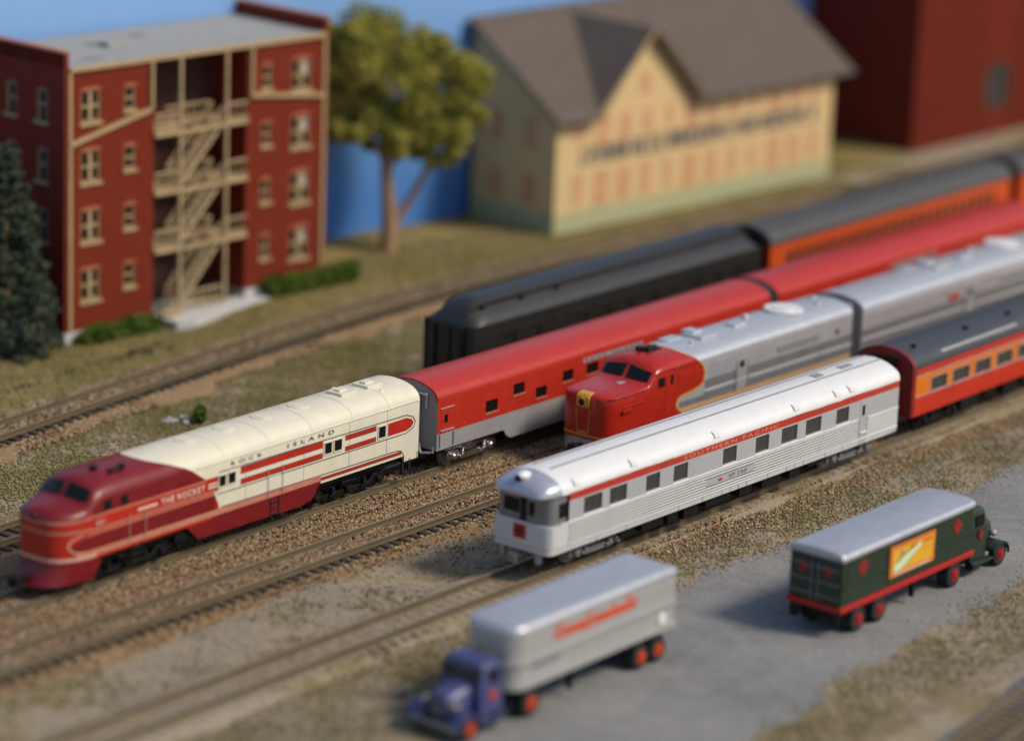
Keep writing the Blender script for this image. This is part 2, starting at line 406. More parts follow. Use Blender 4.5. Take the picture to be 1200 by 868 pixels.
# ------------------------------------------------------------------ ground
def sstep(a, b, x): t = min(1, max(0, (x-a)/(b-a))); return t*t*(3-2*t)
def gh(x, y):  # low rise under the brick tenement
    return .38*sstep(17, 25, x)*(1-sstep(40, 47, x))*sstep(34.2, 37.2, y)
def ground():
    xs = np.concatenate([[-400, -150, -60], np.arange(-40, 111, 1.5), [150, 260, 500]]); ys = np.concatenate([[-400, -150, -60], np.arange(-36, 52, 1.), [80, 200, 500]])
    m = MB(); m.grid([[(x, y, gh(x, y)) for x in xs] for y in ys], 0, True)
    return tag(m.build('ground', 'dirt', fix=False), None, None, kind='structure')
ground()
YT = {'T1': 18.1494, 'T2': 11.9566, 'T3': 7.32, 'T4': 0.}
def wob(x, s): return .45*sin(x*.35+s)+.3*sin(x*.9+2*s)+.2*sin(x*2.3+5*s)
def strip(name, mat, x0, x1, lo, hi, z, s=0, zedge=None, st=.5, amp=1.):
    m = MB(); rows = []
    n = int((x1-x0)/st)
    for i in range(n+1):
        x = x0+(x1-x0)*i/n
        a = (lo(x) if callable(lo) else lo)+wob(x, s)*amp; b = (hi(x) if callable(hi) else hi)+wob(x, s+3)*amp
        rows.append([(x, a, zedge if zedge is not None else z), (x, a+.5, z), (x, b-.5, z), (x, b, zedge if zedge is not None else z)])
    m.grid(rows, 0, True); return tag(m.build(name, mat, fix=False), None, None, kind='structure')
# back siding (gentle curve)
T0 = [(-40, 24.4), (-20, 26.9), (-2, 29.0), (11, 30.5), (18, 31.25), (25, 31.8), (32.6, 32.2), (40, 32.1), (47, 31.7), (61.7, 30.4), (75, 29.6), (95, 29.3), (130, 29.3)]
def t0y(x): return float(np.interp(x, [p[0] for p in T0], [p[1] for p in T0]))
def smooth_t0(x): return sum(t0y(x+d) for d in (-6, -4, -2, 0, 2, 4, 6))/7
def roadlo(x): return -16.6+(x+10)*.075
def roadhi(x): return float(np.interp(x, [-40, -16, -8, 4, 10, 18, 30, 60], [-9.5, -8.6, -6.8, -4.6, -5.0, -6.2, -6.6, -7]))
strip('ballast_bed_siding', 'ballast', -40, 130, lambda x: smooth_t0(x)-2.2, lambda x: smooth_t0(x)+1.9, .22, 1, .004)
strip('ballast_bed_rear', 'ballast', -40, 130, YT['T1']-2.6, YT['T1']+2.3, .22, 2, .006)
strip('ballast_bed_main', 'ballast', -40, 130, YT['T3']-1.7, YT['T2']+2.2, .22, 4, .008, amp=.45)
strip('ballast_bed_front', 'dirt', -40, 130, -1.75, 1.75, .222, 5, .005, amp=.5)
strip('lawn', 'lawn', -30, 46, lambda x: smooth_t0(x)+2.6, lambda x: 35.5, .012, 6, .012)
def lawn2():
    m = MB(); m.grid([[(x, y, gh(x, y)+.012) for x in np.arange(-30, 130, 2.)] for y in np.arange(34.5, 52, .75)], 0, True)
    return tag(m.build('yard', 'lawn', fix=False), None, None, kind='structure')
lawn2()
strip('road', 'asphalt', -60, 130, roadlo, roadhi, .03, 7, .010, amp=.8)

# rails and ties
class Track: pass
def track(label, path, x0, x1, vis, tiemat='tie', zoff=0., both=True):
    """path(x)->y ; ties inside vis (x range) are parts, the others one part"""
    t = thing('railway_track', label, 'track', (0, 0, 0), 0, 'model railway tracks')
    n = int((x1-x0)/1.5)
    for s in (-1, 1):
        m = MB(); prof = [(-.10, .35), (.10, .35), (.10, .375), (.03, .40), (.025, .53), (.05, .555), (.05, .6), (-.05, .6), (-.05, .555), (-.025, .53), (-.03, .40), (-.10, .375)]
        rows = []
        for i in range(n+1):
            x = x0+(x1-x0)*i/n; y = path(x); dx = .01; sl = (path(x+dx)-path(x-dx))/(2*dx); nx, ny = -sl/sqrt(1+sl*sl), 1/sqrt(1+sl*sl)
            rows.append([(x+nx*(s*.76+a), y+ny*(s*.76+a), b+zoff) for a, b in prof])
        m.grid(rows, 0, False, True, mfun=lambda i, j: 1 if j == 6 else 0); m.build('rail', ['rail', 'railtop'], t, fix=False)
    tb = MB().box(-.13, .13, -1.3, 1.3, .16, .35).box(-.17, .17, -.9, -.62, .35, .372).box(-.17, .17, .62, .9, .35, .372)
    tie0 = None; rest = MB(); sp = .62; k = 0; x = x0
    while x < x1:
        y = path(x); sl = (path(x+.01)-path(x-.01))/.02; ang = math.atan(sl)
        if vis[0] <= x <= vis[1] and k < 100:
            if tie0 is None: tie0 = tb.build('tie', tiemat, t); o = tie0
            else: o = tie0.copy(); COL.objects.link(o); o.parent = t
            o.location = (x, y, zoff); o.rotation_euler = (0, 0, ang+random.uniform(-.02, .02)); k += 1
        else:
            c, s_ = cos(ang), sin(ang); b = len(rest.v)
            rest.v += [(x+vx*c-vy*s_, y+vx*s_+vy*c, vz+zoff) for vx, vy, vz in tb.v[:8]]
            for f, mi in zip(tb.f[:6], tb.m[:6]): rest.f.append(tuple(b+i for i in f)); rest.m.append(0); rest.sm.append(False)
        x += sp
    if rest.v: r = rest.build('ties', tiemat, t, fix=False); r['kind'] = 'stuff'
    return t
track('curving siding track farthest back, running in front of the brick and yellow buildings', smooth_t0, -40, 120, (-5, 50))
track('second track from the back, under the black passenger car', lambda x: YT['T1'], -40, 120, (-22, 24))
track('track carrying the red and cream locomotive', lambda x: YT['T2'], -40, 100, (-26, 26))
track('bare track between the cream locomotive and the silver observation car, under the red nosed locomotive', lambda x: YT['T3'], -40, 90, (-28, 20))
track('track in front carrying the silver observation car', lambda x: 0., -40, 80, (-26, 22), 'tie_grey', -.12)
track('track crossing the bottom right corner', lambda x: -22.86+.118*(x+1.3), -14, 40, (-8, 12), 'tie_grey', -.1)
def spur():
    t = thing('turnout_rails', 'diverging rails of a turnout joining the track at the bottom right corner', 'track')
    for off in (0, -1.5):
        m = MB(); rows = []
        for i in range(30):
            x = -8+i*.7; y = -22.72-.035*(x+3.24)+off-.0009*(x+3)**2
            rows.append([(x, y+a, b-.1) for a, b in ((-.1, .37), (.1, .37), (.06, .53), (.06, .605), (-.06, .605), (-.06, .53))])
        m.grid(rows, 0, False, True); m.build('rail', 'rail', t, fix=False)
spur()
strip('ballast_bed_corner', 'asphalt', -20, 40, lambda x: -27+.118*(x+1.3), lambda x: -21.2+.118*(x+1.3), .10, 8, .007, amp=.3)

# scattered grit ------------------------------------------------------
def scatter(name, mat, xy, zf, size, label, cat, flat=.7, seed=0, tone=None):
    r = np.random.default_rng(seed); n = len(xy)
    oc = np.array([(1, 0, 0), (0, 1, 0), (-1, 0, 0), (0, -1, 0), (0, 0, 1), (0, 0, -1)], float)
    fc = np.array([(0, 1, 4), (1, 2, 4), (2, 3, 4), (3, 0, 4), (1, 0, 5), (2, 1, 5), (3, 2, 5), (0, 3, 5)])
    s = r.uniform(size[0], size[1], (n, 1, 3))*.5; s[:, :, 2] *= flat
    V = oc[None]*s*(1+r.uniform(-.35, .35, (n, 6, 1)))
    a = r.uniform(0, 2*pi, n); b = r.uniform(-.7, .7, n)
    ca, sa, cb, sb = np.cos(a)[:, None], np.sin(a)[:, None], np.cos(b)[:, None], np.sin(b)[:, None]
    X, Y, Z = V[..., 0], V[..., 1], V[..., 2]; Y, Z = Y*cb-Z*sb, Y*sb+Z*cb; X, Y = X*ca-Y*sa, X*sa+Y*ca
    V = np.stack([X+xy[:, 0:1], Y+xy[:, 1:2], Z+zf[:, None]], -1).reshape(-1, 3)
    F = (fc[None]+np.arange(n)[:, None, None]*6).reshape(-1, 3)
    me = bpy.data.meshes.new(name); me.vertices.add(len(V)); me.vertices.foreach_set('co', V.ravel().astype(np.float32))
    me.loops.add(F.size); me.loops.foreach_set('vertex_index', F.ravel().astype(np.int32)); me.polygons.add(len(F)); me.polygons.foreach_set('loop_start', (np.arange(len(F))*3).astype(np.int32))
    me.update(calc_edges=True); me.materials.append(M[mat])
    at = me.attributes.new('tone', 'FLOAT', 'POINT'); tv = r.uniform(0, 1, n) if tone is None else np.clip(tone+r.uniform(-.28, .28, n), 0, 1)
    at.data.foreach_set('value', np.repeat(tv, 6).astype(np.float32))
    o = bpy.data.objects.new(name, me); COL.objects.link(o); return o
def pts(n, x0, x1, y0, y1, seed): r = np.random.default_rng(seed); return np.stack([r.uniform(x0, x1, n), r.uniform(y0, y1, n)], -1)
def lowfreq(xy, s=.2, ph=0):
    x, y = xy[:, 0], xy[:, 1]
    return (np.sin(x*s*1.7+y*s*2.9+ph)+np.sin(x*s*4.1-y*s*3.3+2*ph)+.7*np.sin(x*s*8.7+y*s*7.1+3*ph)+.5*np.sin(-x*s*15+y*s*19+ph))/3.2
def on_track(xy, y0, half=1.35): return np.abs(xy[:, 1]-y0) < half
# main ballast
p = pts(84000, -27, 46, 5.2, 14.4, 1)
z = np.full(len(p), .24)
for yy in (YT['T3'], YT['T2']): z[on_track(p, yy, .68)] = .34
z[(p[:, 1] > YT['T2']-2.2) & (p[:, 1] < YT['T2']-.85)] = .34; z[(p[:, 1] > YT['T3']+.85) & (p[:, 1] < YT['T3']+2)] = .33
edge = np.minimum(p[:, 1]-5.3, 14.4-p[:, 1]); z = np.where(edge < .6, .24*np.clip(edge/.6, 0, 1)+.03, z)
keep = RNG.uniform(0, 1, len(p)) < np.clip(edge/.8, .15, 1); p = p[keep]; z = z[keep]
tag(scatter('ballast_gravel', 'stones', p, z, (.07, .19), 0, 0, seed=2), 'brown crushed stone spread between the two middle tracks', 'gravel', kind='stuff')
p = pts(20000, -27, 60, 15.2, 20.8, 3); tag(scatter('ballast_gravel', 'stones', p, np.where(on_track(p, YT['T1']), .18, .2)-.12*(np.abs(p[:, 1]-18)>2.3), (.09, .2), 0, 0, seed=4), 'brown crushed stone along the track behind the cream locomotive', 'gravel', kind='stuff')
p = pts(46000, -26, 60, -3.4, 2.0, 5); zz = np.where(np.abs(p[:, 1]) < .7, .235, np.where(np.abs(p[:, 1]) < 1.5, .2, .06)); keep = RNG.uniform(0, 1, len(p)) < np.where(p[:, 0] < 1, .16, 1)*np.clip((p[:, 1]+3.5)/1.4, 0, 1)
tag(scatter('ballast_gravel', 'stones', p[keep], zz[keep], (.07, .19), 0, 0, seed=6), 'gravel along the track of the silver observation car', 'gravel', kind='stuff')
p = pts(26000, -10, 70, 0, 1, 7); p[:, 1] = [smooth_t0(x)+(v-.5)*4.6 for x, v in p]
tag(scatter('ballast_gravel', 'stones', p, np.where(np.abs(p[:, 1]-np.array([smooth_t0(x) for x in p[:, 0]])) < .68, .33, np.where(np.abs(p[:, 1]-np.array([smooth_t0(x) for x in p[:, 0]])) < 1.5, .22, .12)), (.1, .24), 0, 0, seed=8), 'pinkish brown gravel along the curved back siding', 'gravel', kind='stuff')
# turf between the back siding and the second track
p = pts(150000, -26, 60, 14.2, 30, 9); top = np.array([smooth_t0(x)-2.0 for x in p[:, 0]])
lf = lowfreq(p, .22, 1); keep = (p[:, 1] < top) & ((np.abs(p[:, 1]-YT['T1']) > 2.4)) & (RNG.uniform(-1, 1.2, len(p)) < lf*1.3+.45); p = p[keep]; lf = lf[keep]
tag(scatter('ground_turf', 'turf', p, np.full(len(p), .05), (.06, .19), 0, 0, seed=10, tone=.42-.25*lf), 'olive ground foam between the back siding and the train tracks', 'grass', kind='stuff')
# front: dirt and patches of turf
p = pts(110000, -26, 45, -19, 5.2, 11); lf = lowfreq(p, .3, 2.2)
rh = np.array([roadhi(x) for x in p[:, 0]]); rl = np.array([roadlo(x) for x in p[:, 0]])
sf = RNG.exponential(.45, len(p)); off = (p[:, 1] > rh+.5+.5*lf-sf) | (p[:, 1] < rl-.5+.5*lf+sf); nt4 = np.abs(p[:, 1]) > 1.9
keep = off & nt4 & (RNG.uniform(-1., 1, len(p)) < lf*1.6+np.where(p[:, 1] < -2, .12, -.85)); q = p[keep]
tag(scatter('ground_turf', 'turf_green', q, np.full(len(q), .04), (.05, .15), 0, 0, seed=12, tone=.5-.3*lf[keep]), 'dry olive turf on both sides of the road', 'grass', kind='stuff')
p = pts(90000, -26, 50, -20, 5.4, 13); lf = lowfreq(p, .3, 2.2)
rh = np.array([roadhi(x) for x in p[:, 0]]); rl = np.array([roadlo(x) for x in p[:, 0]])
sf = RNG.exponential(.7, len(p)); keep = ((p[:, 1] > rh+.2+.5*lf-sf) | (p[:, 1] < rl-.2+.5*lf+sf)) & (np.abs(p[:, 1]) > 1.6) & (RNG.uniform(0, 1, len(p)) < np.where(p[:, 1] > 1.6, .35, .9))
tag(scatter('dirt_grit', 'sandgrit', p[keep], np.full(int(keep.sum()), .03), (.04, .13), 0, 0, seed=14), 'pale sandy grit on the bare dirt', 'dirt', kind='stuff')
p = pts(50000, -5, 75, 31.5, 40, 15); lf = lowfreq(p, .25, 4); top = np.array([smooth_t0(x)+2.2 for x in p[:, 0]]); keep = (p[:, 1] > top) & (RNG.uniform(-1, 1, len(p)) < lf+.3)
zz = np.array([gh(*a) for a in p[keep]])
tag(scatter('ground_turf', 'turf', p[keep], zz+.04, (.08, .24), 0, 0, seed=16, tone=.5-.2*lf[keep]), 'mown grass around the buildings at the back', 'grass', kind='stuff')

p = pts(2600, -20, 45, -16, -5, 17)
tag(scatter('road_grit', 'sandgrit', p, np.full(len(p), .035), (.03, .10), 0, 0, seed=18), 'loose grit scattered over the grey road', 'gravel', kind='stuff')

# ------------------------------------------------------------------ passenger car builder
def car_body(t, L, z0, ze, bands, holes, mats, roofkind, roofmat, roofh=None, ends='grey', endmat=None, roofscale=1., rbands=None):
    m = MB()
    for s in (-1, 1):
        wall_cells(m, 0, L, bands, holes if s < 0 else [], s*HW, .07, 0, -s)
    pr = roof_profile(roofkind)
    for x, d in ((0, -1), (L, 1)):
        m.face([(x, -HW, z0), (x, HW, z0)]+[(x, p[0], ze+p[1]*roofscale) for p in pr[::-1]], len(mats)-1)
    m.box(.02, L-.02, -HW+.05, HW-.05, z0+.02, z0+.1, len(mats)-1)
    b = m.build('body', mats, t)
    r = MB(); r.grid([[(x, p[0], ze+p[1]*roofscale) for p in pr] for x in np.linspace(0-.03, L+.03, 14)], 0, True)
    for x in (-.03, L+.03): r.face([(x, p[0], ze+p[1]*roofscale) for p in pr]+[(x, p[0]*.93, ze+p[1]*roofscale-.07) for p in pr[::-1]], 0)
    rr = r.build('roof', roofmat, t)
    return b, rr
def underfloor(t, L, z0, mat='underframe', seed=0, tr=3.2, xs=.6):
    r = random.Random(seed); m = MB(); m.box(xs, L-.6, -1.1, 1.1, z0-.18, z0+.05)
    x = tr+1.7
    while x < L-tr-2.4:
        wd = r.uniform(.7, 2.0); m.box(x, x+wd, -1.38, -.6, z0-.18-r.uniform(.15, .5), z0-.05); m.box(x, x+wd, .6, 1.38, z0-.5, z0-.05); x += wd+r.uniform(.25, .9)
    return m.build('underfloor_equipment', mat, t, bevel=.02)
def diaphragm(t, x, d, z0=.95, z1=3.7, mat='bellows_grey', hw=.62):
    m = MB()
    for k in range(4):
        a = x+d*(.02+.09*k); m.box(min(a, a+d*.06), max(a, a+d*.06), -hw+.03*(k % 2), hw-.03*(k % 2), z0, z1-.03*(k % 2))
    return m.build('diaphragm', mat, t, bevel=.01)

# --- silver lightweight observation car -----------------------------------
def observation_car():
    t = thing('passenger_car', 'silver fluted observation car with red letterboard stripe on the front track', 'train car', (0, 0, RAIL-.0), -.0174)
    L = 25.4; z0 = 1.2; ze = 3.3
    hs = [(2.2, 3.4), (3.9, 5.05), (6.35, 7.3), (8.25, 9.25), (11.75, 12.75), (14.15, 15.15), (16.1, 17.3), (17.95, 19.15), (20.35, 21.35)]
    holes = [(a, b, 2.22, 2.93) for a, b in hs]+[(22.42, 22.62, 2.25, 2.72)]
    X0 = 1.25; m = MB(); mats = ['sp_side_shaded', 'sp_band', 'sp_red', 'silver_dark']
    for s in (-1, 1):
        wall_cells(m, X0, L, [(.88, 1.2, 0), (1.2, 2.1, 3), (2.1, 3.01, 1), (3.01, 3.34, 2)], holes if s < 0 else [], s*HW, .07, 1, -s)  # wall behind the flutes coloured dark to paint in groove shade
    # rounded tail below the glass: plan outline
    R = .38
    def plan(z, inset=0):
        o = [(X0, -HW)]
        for k in range(9):
            a = pi/2*k/8; o.append((R-R*sin(a)+inset*0+.02, -HW+R-R*cos(a)))
        o2 = [(x, -y) for x, y in o[::-1]]
        return o+o2
    pl = plan(0); rows = [[(x, y, z) for x, y in pl] for z in (.88, 2.1)]
    m.grid(rows, 0, True)
    m.face([(x, y, 2.1) for x, y in pl], 1)
    pr = roof_profile('stream')
    m.face([(L, -HW, .88), (L, HW, .88)]+[(L, p[0], ze+p[1]*1.15) for p in pr[::-1]], 0)
    m.box(.6, L-.05, -HW+.06, HW-.06, .95, 1.05, 1)
    m.build('body', mats, t)
    # tail glazing band
    g = MB(); gi = [(x+.13 if i not in (0, len(pl)-1) else x, y*.93) for i, (x, y) in enumerate(pl)]
    g.grid([[(x, y, z) for x, y in gi] for z in (2.1, 3.3)], 0, True)
    go = g.build('tail_lounge', 'silver_dark', t)
    for (y0, y1) in ((-.6, -.35), (.2, .95)): MB().box(.10, .14, y0, y1, 2.38, 2.95).build('window', 'glass', go)
    MB().box(.10, .14, -.2, .1, 2.12, 3.1).build('tail_door', 'glass', t)
    for s in (-1, 1): MB().box(.72, 1.2, *sorted((s*1.44, s*1.40)), 2.35, 2.95).build('window', 'glass', t)
    # roof with rounded, drooping tail
    r = MB(); rows = []
    xs = [-.32, -.27, -.15, .08, .4, .8, 1.3]
    for x in xs+list(np.linspace(2.2, L+.02, 16)):
        u = min(1, (x+.32)/1.6); f = sqrt(max(0, 1-(1-u)**2.6)); row = []
        for (pw, pz) in pr:
            hw = pw*(.62+.38*f); zz = 3.3+pz*1.15*(.10+.90*f)-(1-f)*.02
            row.append((x, hw, zz))
        rows.append(row)
    r.grid(rows, 0, True, mfun=lambda i, j: 1 if i < 5 else 0)
    r.face(rows[0], 1)
    # soffit of the overhanging tail
    r.face([(x, y, 3.285) for x, y in ((1.3, -HW), (.4, -1.45), (-.1, -1.2), (-.3, -.9), (-.3, .9), (-.1, 1.2), (.4, 1.45), (1.3, HW))], 1)
    ro = r.build('roof', ['sp_white', 'sp_roof_end'], t)
    for s in (-.42, .42):
        MB().box(1.3, L-.05, s-.04, s+.04, 4.06, 4.13).build('roof_rib', 'silver_grey', ro)
    v = MB(); v.box(20.5, 21.1, -.25, .2, 4.1, 4.17).box(22.6, 23.5, -.2, .15, 4.1, 4.16); v.build('roof_vent', 'silver_grey', ro, bevel=.03)
    for x in (1.55, 11.1, 17.0, 20.2, 21.35, 5.3):
        k = MB(); k.prism([(-1.54, 3.56), (-1.49, 3.72), (-1.32, 3.84), (-1.2, 3.7), (-1.40, 3.5)], 'x', x, x+.38); k.build('marker_vent', 'sp_white', ro, bevel=.02)
    k = MB(); k.sphere((.15, .02, 3.98), .26, 8, sq=(1.5, 1, .75)); hl = k.build('headlight_housing', 'sp_white', t)
    MB().cyl((-.2, .02, 3.93), (1, 0, -.1), .13, .1, 14).build('lens', 'black', hl)
    # fluting
    f = MB(); n = 7
    for s in (-1, 1):
        for k in range(n):
            z = 1.225+k*.124; segs = [(X0, 22.15)]
            if 1.44 < z < 1.78 and s < 0: segs = [(X0, 10.55), (14.05, 22.15)]
            for a, b in segs: f.prism([(s*HW, z), (s*(HW+.05), z+.02), (s*(HW+.055), z+.06), (s*(HW+.02), z+.082), (s*HW, z+.084)], 'x', a, b)
    f.build('fluting', 'sp_side_shaded', t, bevel=0)
    f = MB()
    for k in range(n):
        z = 1.225+k*.124; o = [(x, y) for x, y in pl]
        out = [(x-.035 if abs(y) < 1.3 else x-.01, y*1.02) for x, y in o]
        for i in range(len(o)-1):
            if i in (0, len(o)-2) or abs(o[i][1]) > .97: f.grid([[(*out[i], z+.01), (*out[i+1], z+.01)], [(*out[i], z+.08), (*out[i+1], z+.08)]], 0, True)
    f.build('corner_fluting', 'sp_white', t)
    # belt mouldings and skirt seams
    b = MB()
    for s in (-1, 1):
        b.box(X0, L, *sorted((s*HW, s*(HW+.04))), 1.13, 1.19); b.box(22.9, L, *sorted((s*HW, s*(HW+.04))), 2.03, 2.10); b.box(.7, 22.15, *sorted((s*HW, s*(HW+.045))), 2.09, 2.15)
    b.build('belt_moulding', 'sp_white', t, bevel=.01)
    b = MB()
    for x in (3.1, 5.1, 8.7, 10.4, 11.8, 12.4, 13.0, 13.6, 15.2, 16.6, 17.2, 17.9, 19.6, 21.0): b.box(x, x+.035, -HW-.006, -HW, .9, 1.13)
    b.box(X0, L, -HW-.006, -HW, .88, .9); b.build('skirt_seams', 'silver_dark', t)
    MB().box(10.55, 14.05, -HW-.03, -HW+.0, 1.50, 1.80).build('number_plate', 'sp_band', t)
    text('SP 150', 'car_number', 'letter_black', t, 12.2, 13.5, 1.57, 1.73, -HW-.034)
    MB().box(11.45, 11.75, -HW-.036, -HW-.02, 1.58, 1.70).build('emblem', 'sp_red', t)
    text('SOUTHERN PACIFIC', 'railway_name', 'lettering_gold', t, 8.9, 15.8, 3.08, 3.25, -HW-.006, 1.25)
    # vestibule door
    d = MB(); d.box(22.25, 22.85, -HW-.014, -HW+.01, .9, 2.98); do = d.build('door', 'sp_band', t, bevel=.01)
    MB().box(22.3, 22.8, -HW-.07, -HW-.01, 1.42, 1.48).build('step', 'sp_white', do); MB().box(22.42, 22.64, -HW-.02, -HW-.012, 2.25, 2.72).build('window', 'glass', do)
    window_parts(t, holes[:-1], -HW, 1, 'windowgrey', 'sp_white', .09)
    for s in (-1, 1): MB().box(22.9, L, *sorted((s*(HW-.01), s*(HW+.012))), 1.19, 2.03).build('vestibule_panel', 'sp_side_shaded', t)
    # drumhead sign on the tail
    sgn = MB().box(-.05, .03, -.32, .3, 1.38, 1.98).build('tail_sign', 'sp_red', t, bevel=.01)
    MB().cyl((-.06, -.01, 1.68), (1, 0, 0), .22, .02, 20).build('emblem', 'dl_end', sgn)
    text('SP', 'letters', 'letter_black', sgn, -.14, .13, 1.6, 1.77, -.075, end=True)
    underfloor(t, L, .98, 'black', 3)
    bogie(t, 3.6, 2, 2.7, 'silver_dark', 'silver_dark'); bogie(t, L-3.3, 2, 2.7, 'silver_dark', 'silver_dark')
    c = MB(); c.box(-.4, .2, -.12, .12, .5, .78).box(-.5, -.3, -.2, .2, .45, .82); c.build('coupler', 'silver_dark', t, bevel=.03)
    for y_ in (-1, .8): c = MB(); c.box(.0, .3, y_, y_+.18, .45, .9); c.build('step', 'silver_grey', t, bevel=.02)
    diaphragm(t, L, 1, 1, 3.6); coupler(t, L, 1)
    return t
observation_car()

# --- red and silver sleepers -------------------------------------------------
def red_car(x0, y0, hd, label, first=True):
    t = thing('passenger_car', label, 'train car', (x0, y0, RAIL), hd, 'red passenger cars behind the cream locomotive')
    L = 25.6
    # windows repeat along the side in the upper/lower stagger seen on the near end
    holes = [(.45, .72, 2.32, 2.72), (3.35, 4.2, 2.16, 2.72), (5.3, 6.1, 2.6, 3.12), (6.95, 7.75, 2.12, 2.62), (8.9, 9.7, 2.5, 3.02), (10.7, 11.6, 2.5, 3.02)]
    x = 13.2; k = 0
    while x < 24: holes.append((x, x+.8, (2.5, 2.14)[k % 2], (3.02, 2.64)[k % 2])); x += 1.85; k += 1
    body, roof = car_body(t, L, 1.12, 3.4, [(1.12, 1.86, 1), (1.86, 3.4, 0)], holes, ['car_red', 'silver_grey', 'bellows_grey'], 'arc', 'car_red', roofscale=.92)
    # deep skirt between the trucks with curved ends
    for s in (-1, 1):
        y0_, y1_ = sorted((s*HW, s*(HW-.06)))
        k = MB(); k.prism([(4.7, 1.12), (4.9, .82), (5.2, .66), (L-5.2, .66), (L-4.9, .82), (L-4.7, 1.12)], 'y', y0_, y1_); k.build('skirt', 'silver_grey', t)
    window_parts(t, holes, -HW, 1, 'glass')
    m = MB()
    for a, b, c, d in holes[1:]: m.box(a-.02, b+.06, -HW-.03, -HW+.01, c-.05, c)
    islands(m, 'window_sill', 'salmon', t, gap=.001)
    dr = MB(); dr.box(.28, 1.02, -HW-.012, -HW+.01, 1.9, 3.0); dro = dr.build('door', 'car_red', t, bevel=.01)
    MB().box(.46, .7, -HW-.02, -HW-.012, 2.34, 2.7).build('window', 'glass', dro)
    rl = MB()
    for x in (.18, 1.12): rl.tube([(x, -HW-.05, 1.25), (x, -HW-.05, 1.85)], .035)
    rl.box(.2, 1.1, -HW-.06, -HW, 1.98, 2.02); rl.box(.2, 1.1, -HW-.05, -HW, 3.0, 3.03)
    islands(rl, 'grab_iron', 'silver', t)
    bd = MB().box(10.42, 15.0, -HW-.012, -HW+.005, 3.13, 3.34).build('letterboard', 'silver_grey', t)
    text('ROCK ISLAND', 'railway_name', 'letter_black', bd, 10.6, 14.8, 3.165, 3.305, -HW-.014, 1.8, extra=.012)
    e = MB(); e.box(-.34, 0, -.6, .6, .95, 3.55); e.build('diaphragm', 'bellows_grey', t, bevel=.05)
    m = MB(); m.bar((-.12, -1.3, 1.05), (-.35, -.9, 1.0), .07); m.bar((-.35, -.9, 1.0), (-.1, -.6, 1.35), .06); m.bar((-.05, -1.35, 1.0), (-.05, -1.35, 1.3), .07); m.box(-.2, 0, -1.0, -.2, 3.6, 3.66); m.cyl((-.1, -.95, 3.35), (0, 0, 1), .04, .7)
    islands(m, 'end_pipe', 'silver', t)
    diaphragm(t, L, 1, 1, 3.75, 'bellows_grey', 1.2)
    underfloor(t, L, .95, 'underframe', 5, 4.5)
    bogie(t, 2.9, 2, 2.6, 'chrome', 'silver_dark'); bogie(t, L-2.9, 2, 2.6, 'chrome', 'silver_dark')
    coupler(t, 0, -1); coupler(t, L, 1)
    m = MB(); r = random.Random(3)
    return t
red_car(7.2551, YT['T2'], -.0038, 'red roofed sleeper with silver skirts coupled right behind the cream locomotive')
red_car(7.2551+26.35, YT['T2']-.1, -.0038, 'second red roofed passenger car, farther right, cut off by the right edge')

